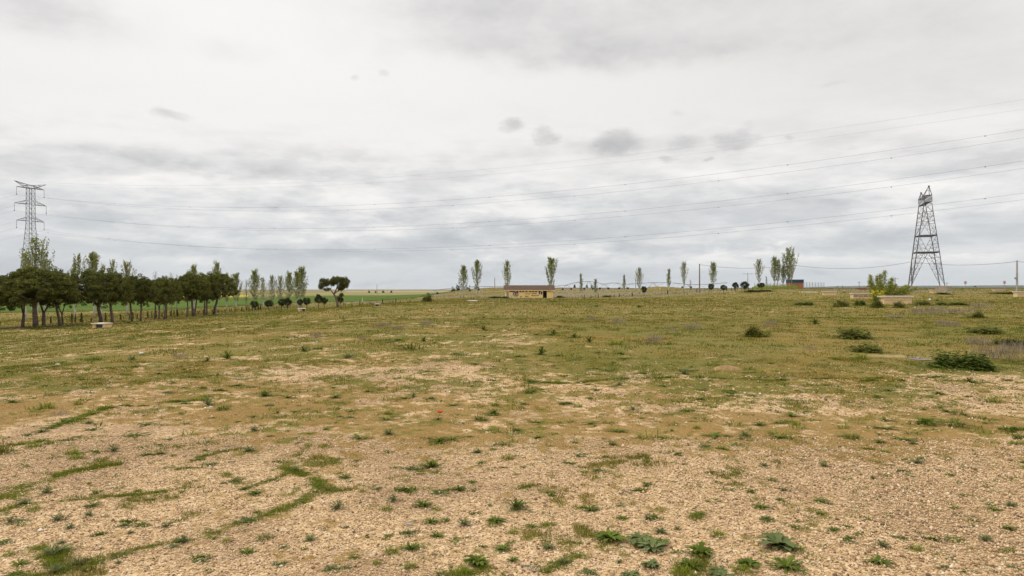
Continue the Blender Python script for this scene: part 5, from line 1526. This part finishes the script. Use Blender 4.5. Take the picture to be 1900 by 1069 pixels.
# small things on the ground
def slab(px, py, wpx, dep, hgt, mat, lab, cat='slab', rz=0.0, name='concrete_slab'):
    p = ground_at(px, py); w = wpx / F * p.y; m = MB()
    rnd = random.Random(int(px)); n = 10
    ring = [(math.cos(a) * w / 2 * (abs(math.cos(a)) ** -.25 if abs(math.cos(a)) > .2 else 1) * rnd.uniform(.85, 1.1), math.sin(a) * dep / 2 * rnd.uniform(.8, 1.1)) for a in np.linspace(0, 6.283, n, endpoint=False)]
    V = [(x, y, -.05) for x, y in ring] + [(x, y, hgt * rnd.uniform(.85, 1.1)) for x, y in ring]
    m.add(V, [tuple(range(n, 2 * n))] + [(i, (i + 1) % n, n + (i + 1) % n, n + i) for i in range(n)])
    o = m.build(name, M[mat]); o.location = p; o.rotation_euler = (0, 0, rz)
    return tag(o, lab, cat)
slab(1706, 667, 38, .8, .025, 'old_slab', 'grey concrete slab flush in the turf beside the glossy dark bush')
slab(877, 558, 20, 4.0, .10, 'pale_slab', 'pale slab in the grass left of the yellow building')
slab(1500, 542, 24, 8.0, .12, 'pale_slab', 'pale paved patch in front of the brick hut')
slab(262, 655, 8, .14, .02, 'white_paint', 'flat white scrap of litter in the turf', 'litter', name='litter_scrap')
slab(107, 676, 7, .12, .02, 'white_paint', 'thin grey-white scrap of litter near the side edge', 'litter', name='litter_scrap')
slab(581, 637, 5, .14, .05, 'pale_slab', 'pale stone behind the leafy clump', 'stone', name='stone')
slab(588, 635, 3, .1, .05, 'pale_slab', 'smaller pale stone touching the other pale stone', 'stone', name='stone')
slab(1725, 556, 3, .4, .2, 'white_paint', 'white speck of litter beyond the longest bench', 'litter', name='litter_scrap')
slab(392, 757, 6, .07, .03, 'pale_slab', 'whitish stone beside the vivid dark green tuft', 'stone', name='stone')
slab(1382, 729, 4, .04, .02, 'white_paint', 'white stone in the tan strip, first of two', 'stone', name='stone')
slab(1410, 731, 4, .04, .02, 'white_paint', 'white stone in the tan strip, second of two', 'stone', name='stone')
slab(760, 975, 12, .05, .02, 'concrete', 'flat grey pebble, largest on the centre gravel', 'stone', name='stone')
def soil_mound():
    p = ground_at(1350, 684); n = 26; T = np.linspace(0, 6.283, n, endpoint=False); V = [(0, 0, .09)]; Fc = []
    for i, r in enumerate((.12, .25, .42)):
        for a in T: V.append((math.cos(a) * r * 1.0, math.sin(a) * r * .7, (.08, .04, -.03)[i] + random.uniform(-.02, .02)))
    m = MB(); Fc = [(0, 1 + j, 1 + (j + 1) % n) for j in range(n)]
    for i in range(2): Fc += [(1 + i * n + j, 1 + (i + 1) * n + j, 1 + (i + 1) * n + (j + 1) % n, 1 + i * n + (j + 1) % n) for j in range(n)]
    m.add(V, Fc); o = m.build('soil_mound', M['mound_soil'], smooth=True); o.location = p
    tag(o, 'small heap of dug reddish soil in the turf', 'soil heap')
soil_mound()
def twig(px, py, L, az, lab):
    p = ground_at(px, py); m = MB()
    m.tube([(-L / 2, 0, .012), (-L * .1, .02, .03), (L * .25, -.01, .018), (L / 2, .02, .03)], [.006, .007, .005, .002], 5)
    m.tube([(L * .1, 0, .024), (L * .28, .05, .05)], [.004, .002], 4)
    o = m.build('twig', M['twig']); o.location = p; o.rotation_euler = (0, 0, az); tag(o, lab, 'twig')
twig(982, 1060, .19, -.9, 'broken grey twig at the bottom edge')
twig(1163, 917, .12, .2, 'dark short twig on the centre gravel')
def marker(px, py, top, lab):
    p = ground_at(px, py); h = (py - top) / F * p.y; r = empty('marker_post', p); tag(r, lab, 'post')
    m = MB(); m.tube([(0, 0, -.2), (0, 0, h * .7)], .07, 8); m.build('post', M['white_paint'], r)
    m = MB(); m.tube([(0, 0, h * .7), (0, 0, h)], .09, 8); m.build('marker_cap', M['yellow'], r)
marker(672.5, 563.5, 552, 'slim white and yellow marker post at the meadow edge')

# ------------------------------------------------------------------ grass blades, moss and pebbles: nobody could count these
def in_view(rng, n, y0, y1, k=1.3):
    """Random ground points of even density per area over the wedge in front."""
    y = np.sqrt(rng.uniform(y0 * y0, y1 * y1, n)); x = rng.uniform(-1, 1, n) * (.72 * k * y)
    return x, y
def blades(rng, x, y, L, W, lean=.6):
    n = len(x); z = terrain(x, y) - .004
    a = rng.uniform(0, 6.283, n); b = rng.uniform(0, 6.283, n); l = np.abs(rng.normal(.5, .3, n)) * lean
    B = np.stack([x, y, z], -1); s = np.stack([np.cos(a), np.sin(a), np.zeros(n)], -1) * (W * .5)[:, None]
    T = B + np.stack([np.cos(b) * np.sin(l), np.sin(b) * np.sin(l), np.cos(l)], -1) * L[:, None]
    V = np.stack([B - s, B + s, T], 1).reshape(-1, 3)
    return V, np.arange(3 * n).reshape(-1, 3)
def grass_zone(seed, n, y0, y1, L0, L1, w0, chan, mat, name, lab, thr=.15, lean=.9, k=1.25):
    rng = np.random.default_rng(seed); x, y = in_view(rng, n, y0, y1, k)
    c = cover(x, y)[chan]
    if chan == 1: c = c * (1 - cover(x, y)[0])
    keep = rng.uniform(0, 1, len(x)) * (1 - thr) + thr < c
    x, y = x[keep], y[keep]
    # gather into tufts and vary height
    f = fbm(x * 1.3, y * 1.0, seed, 3); hh = np.clip((f - .3) * 2.4, .25, 1.4)
    L = rng.uniform(L0, L1, len(x)) * hh; W = w0 * rng.uniform(.6, 1.4, len(x)) * (.4 + .6 * y / y1)
    V, Fq = blades(rng, x, y, L, W, lean)
    return V, Fq
def stuff(name, parts, mat, lab, cat):
    V, Fs = merge(parts); tag(link(name, mesh_np(name, V, Fs, [M[mat]])), lab, cat, kind='stuff')
stuff('grass', [grass_zone(201, 330000, 4.0, 9, .025, .07, .006, 0, '', '', ''), grass_zone(202, 190000, 9, 20, .03, .07, .013, 0, '', '', ''),
                grass_zone(203, 190000, 20, 48, .04, .10, .035, 0, '', '', ''), grass_zone(204, 150000, 48, 120, .06, .16, .10, 0, '', '', ''), grass_zone(205, 130000, 120, 330, .08, .26, .26, 0, '', '', '', k=1.05)], 'turf', 'short olive green turf grass of the meadow', 'grass')
M['moss'] = mat_leaf('ochre_moss', [(.08, .048, .012), (.17, .11, .022), (.27, .19, .04), (.22, .11, .028)], .1)
stuff('moss', [grass_zone(211, 140000, 4.0, 11, .008, .022, .006, 1, '', '', '', lean=1.2), grass_zone(212, 150000, 11, 26, .015, .04, .014, 1, '', '', '', lean=1.2),
               grass_zone(213, 110000, 26, 80, .03, .08, .05, 1, '', '', '', lean=1.1)], 'moss', 'low ochre moss and stunted dry grass', 'moss')

def rut_grass():
    rng = np.random.default_rng(251); xs, ys = [], []
    for P in _ST:
        for (ax, ay, aw), (bx, by, bw) in zip(P[:-1], P[1:]):
            d = math.hypot(bx - ax, by - ay); n = int(d * (aw + bw) * (9000 if ay < 9 else 2500))
            t = rng.uniform(-.05, 1.05, n); w = (aw + (bw - aw) * t) * .42
            xs.append(ax + (bx - ax) * t + rng.normal(size=n) * w); ys.append(ay + (by - ay) * t + rng.normal(size=n) * w)
    x, y = np.concatenate(xs), np.concatenate(ys)
    k = fbm(x * 5, y * 4, 253, 3) > .50
    x, y = x[k], y[k]; f = np.clip((fbm(x * 3, y * 3, 255, 2) - .25) * 2, .3, 1.3)
    V, Fq = blades(rng, x, y, rng.uniform(.02, .06, len(x)) * f * (1 + .6 * (y > 9)), .0055 * (1 + (y > 9)) * rng.uniform(.7, 1.4, len(x)), 1.0)
    stuff('grass', [(V, Fq)], 'weed_bright', 'bright green grass creeping along old ruts in the gravel', 'grass')
rut_grass()
def ground_weeds():
    """Small weed clumps past the countable ones, merged."""
    rng = np.random.default_rng(221); out = {'weed_dark': [], 'weed_grey': [], 'weed_bright': []}
    protos = [(merge(mat_weed(231, 40)), 'weed_dark'), (merge(mat_weed(232, 34)), 'weed_grey'), (merge(tuft(233, 30, .02)), 'weed_dark'), (merge(tuft(234, 30, .02)), 'weed_bright'), (merge(mat_weed(237, 44, (.03, .09))), 'weed_bright'), (merge(rosette(235, 9, .09, 0)), 'weed_dark'), (merge(mat_weed(236, 34)), 'weed_bright')]
    for y0, y1, n, s0, s1 in ((4.2, 9, 4300, .025, .19), (9, 20, 3400, .07, .5), (20, 60, 2600, .15, 1.2), (60, 150, 1500, .4, 2.6), (150, 260, 500, .8, 3.5)):
        x, y = in_view(rng, n, y0, y1, 1.25); z = terrain(x, y)
        keepf = fbm(x * .4, y * .3, 77, 3)
        for i in range(n):
            if rng.uniform() > np.clip((keepf[i] - .3) * 3, .15, 1): continue
            (V, Fs), mt = protos[rng.integers(0, len(protos))]
            s = rng.uniform(0, 1) ** 1.6 * (s1 - s0) + s0; a = rng.uniform(0, 6.28); ca, sa = math.cos(a), math.sin(a)
            hz = rng.uniform(.35, .75) if y[i] > 20 else rng.uniform(.5, .9)
            Q = np.stack([(V[:, 0] * ca - V[:, 1] * sa) * s * rng.uniform(1, 1.6) + x[i], (V[:, 0] * sa + V[:, 1] * ca) * s + y[i], V[:, 2] * s * hz + z[i] - .005], -1)
            out[mt].append((Q, Fs[0]))
    for P in _ST:      # weeds thicken along the old ruts
        for (ax, ay, aw), (bx, by, bw) in zip(P[:-1], P[1:]):
            for i in range(int(math.hypot(bx - ax, by - ay) * (34 if ay < 9 else 12)) + 2):
                t = rng.uniform(); x_ = ax + (bx - ax) * t + rng.normal() * aw * .38; y_ = ay + (by - ay) * t + rng.normal() * aw * .38
                (V, Fs), mt = protos[(3, 3, 5, 5, 0, 2)[rng.integers(0, 6)]]
                s = rng.uniform(.06, .17) * (1 if y_ < 9 else 2.2); a = rng.uniform(0, 6.28); ca, sa = math.cos(a), math.sin(a)
                Q = np.stack([(V[:, 0] * ca - V[:, 1] * sa) * s * 1.3 + x_, (V[:, 0] * sa + V[:, 1] * ca) * s + y_, V[:, 2] * s * .8 + tz(x_, y_) - .005], -1)
                out[mt].append((Q, Fs[0]))
    for mt, nm in (('weed_dark', 'dark'), ('weed_grey', 'grey-green'), ('weed_bright', 'bright green')):
        stuff('ground_weeds', out[mt], mt, 'countless tiny %s weeds over the meadow' % nm, 'weeds')
ground_weeds()

def gravel():
    rng = np.random.default_rng(241)
    x1, y1 = in_view(rng, 170000, 4.0, 9.5, 1.15); x2, y2 = in_view(rng, 60000, 9.5, 19, 1.1)
    x = np.concatenate([x1, x2]); y = np.concatenate([y1, y2])
    g, o, d, l = cover(x, y); keep = rng.uniform(0, 1, len(x)) > np.maximum(g * .92, o * .86)
    x, y = x[keep], y[keep]; n = len(x); z = terrain(x, y)
    s = np.exp(rng.normal(0, .38, n)) * (.0062 + .004 * ss(8, 14, y)) * (1 + .35 * ss(0, 4, x))
    O = np.array([(1, 0, 0), (0, 1, 0), (-1, 0, 0), (0, -1, 0), (0, 0, .75), (0, 0, -.6)], float)
    a = rng.uniform(0, 6.283, n); st = rng.uniform(.6, 1.0, n)
    V = np.repeat(O[None], n, 0) * s[:, None, None] * rng.uniform(.75, 1.25, (n, 6, 1)); V[:, :, 1] *= st[:, None]
    ca, sa = np.cos(a)[:, None], np.sin(a)[:, None]
    X = V[:, :, 0] * ca - V[:, :, 1] * sa + x[:, None]; Yv = V[:, :, 0] * sa + V[:, :, 1] * ca + y[:, None]; Z = V[:, :, 2] + (z + s * .3)[:, None]
    tri = np.array([(0, 1, 4), (1, 2, 4), (2, 3, 4), (3, 0, 4), (1, 0, 5), (2, 1, 5), (3, 2, 5), (0, 3, 5)])
    Fc = (tri[None] + (np.arange(n) * 6)[:, None, None]).reshape(-1, 3)
    m, nt, p = newmat('pebbles'); ge = nt.nodes.new('ShaderNodeNewGeometry')
    c = ramp(nt, ge.outputs['Random Per Island'], [(0, (.12, .078, .05)), (.16, (.28, .178, .098)), (.42, (.445, .295, .155)), (.68, (.53, .367, .203)), (.90, (.60, .445, .265)), (1, (.70, .59, .44))])
    nt.links.new(c, p.inputs['Base Color']); p.inputs['Roughness'].default_value = .8
    me = mesh_np('gravel', np.stack([X, Yv, Z], -1).reshape(-1, 3), [Fc], [m], smooth=True)
    tag(link('gravel', me), 'loose tan and brown pebbles over the bare ground', 'gravel', kind='stuff')
gravel()

# ------------------------------------------------------------------ air
def haze():
    m = bpy.data.materials.new('haze_air'); m.use_nodes = True; nt = m.node_tree; nt.nodes.clear()
    o = nt.nodes.new('ShaderNodeOutputMaterial'); v = nt.nodes.new('ShaderNodeVolumePrincipled')
    v.inputs['Color'].default_value = (.90, .95, 1.0, 1); v.inputs['Density'].default_value = 2.6e-5
    nt.links.new(v.outputs[0], o.inputs['Volume'])
    b = MB(); b.box(-11900, 11900, -11900, 11900, -52, 72)
    tag(b.build('haze', m), 'thin air haze over the plain', 'haze', kind='stuff')
haze()
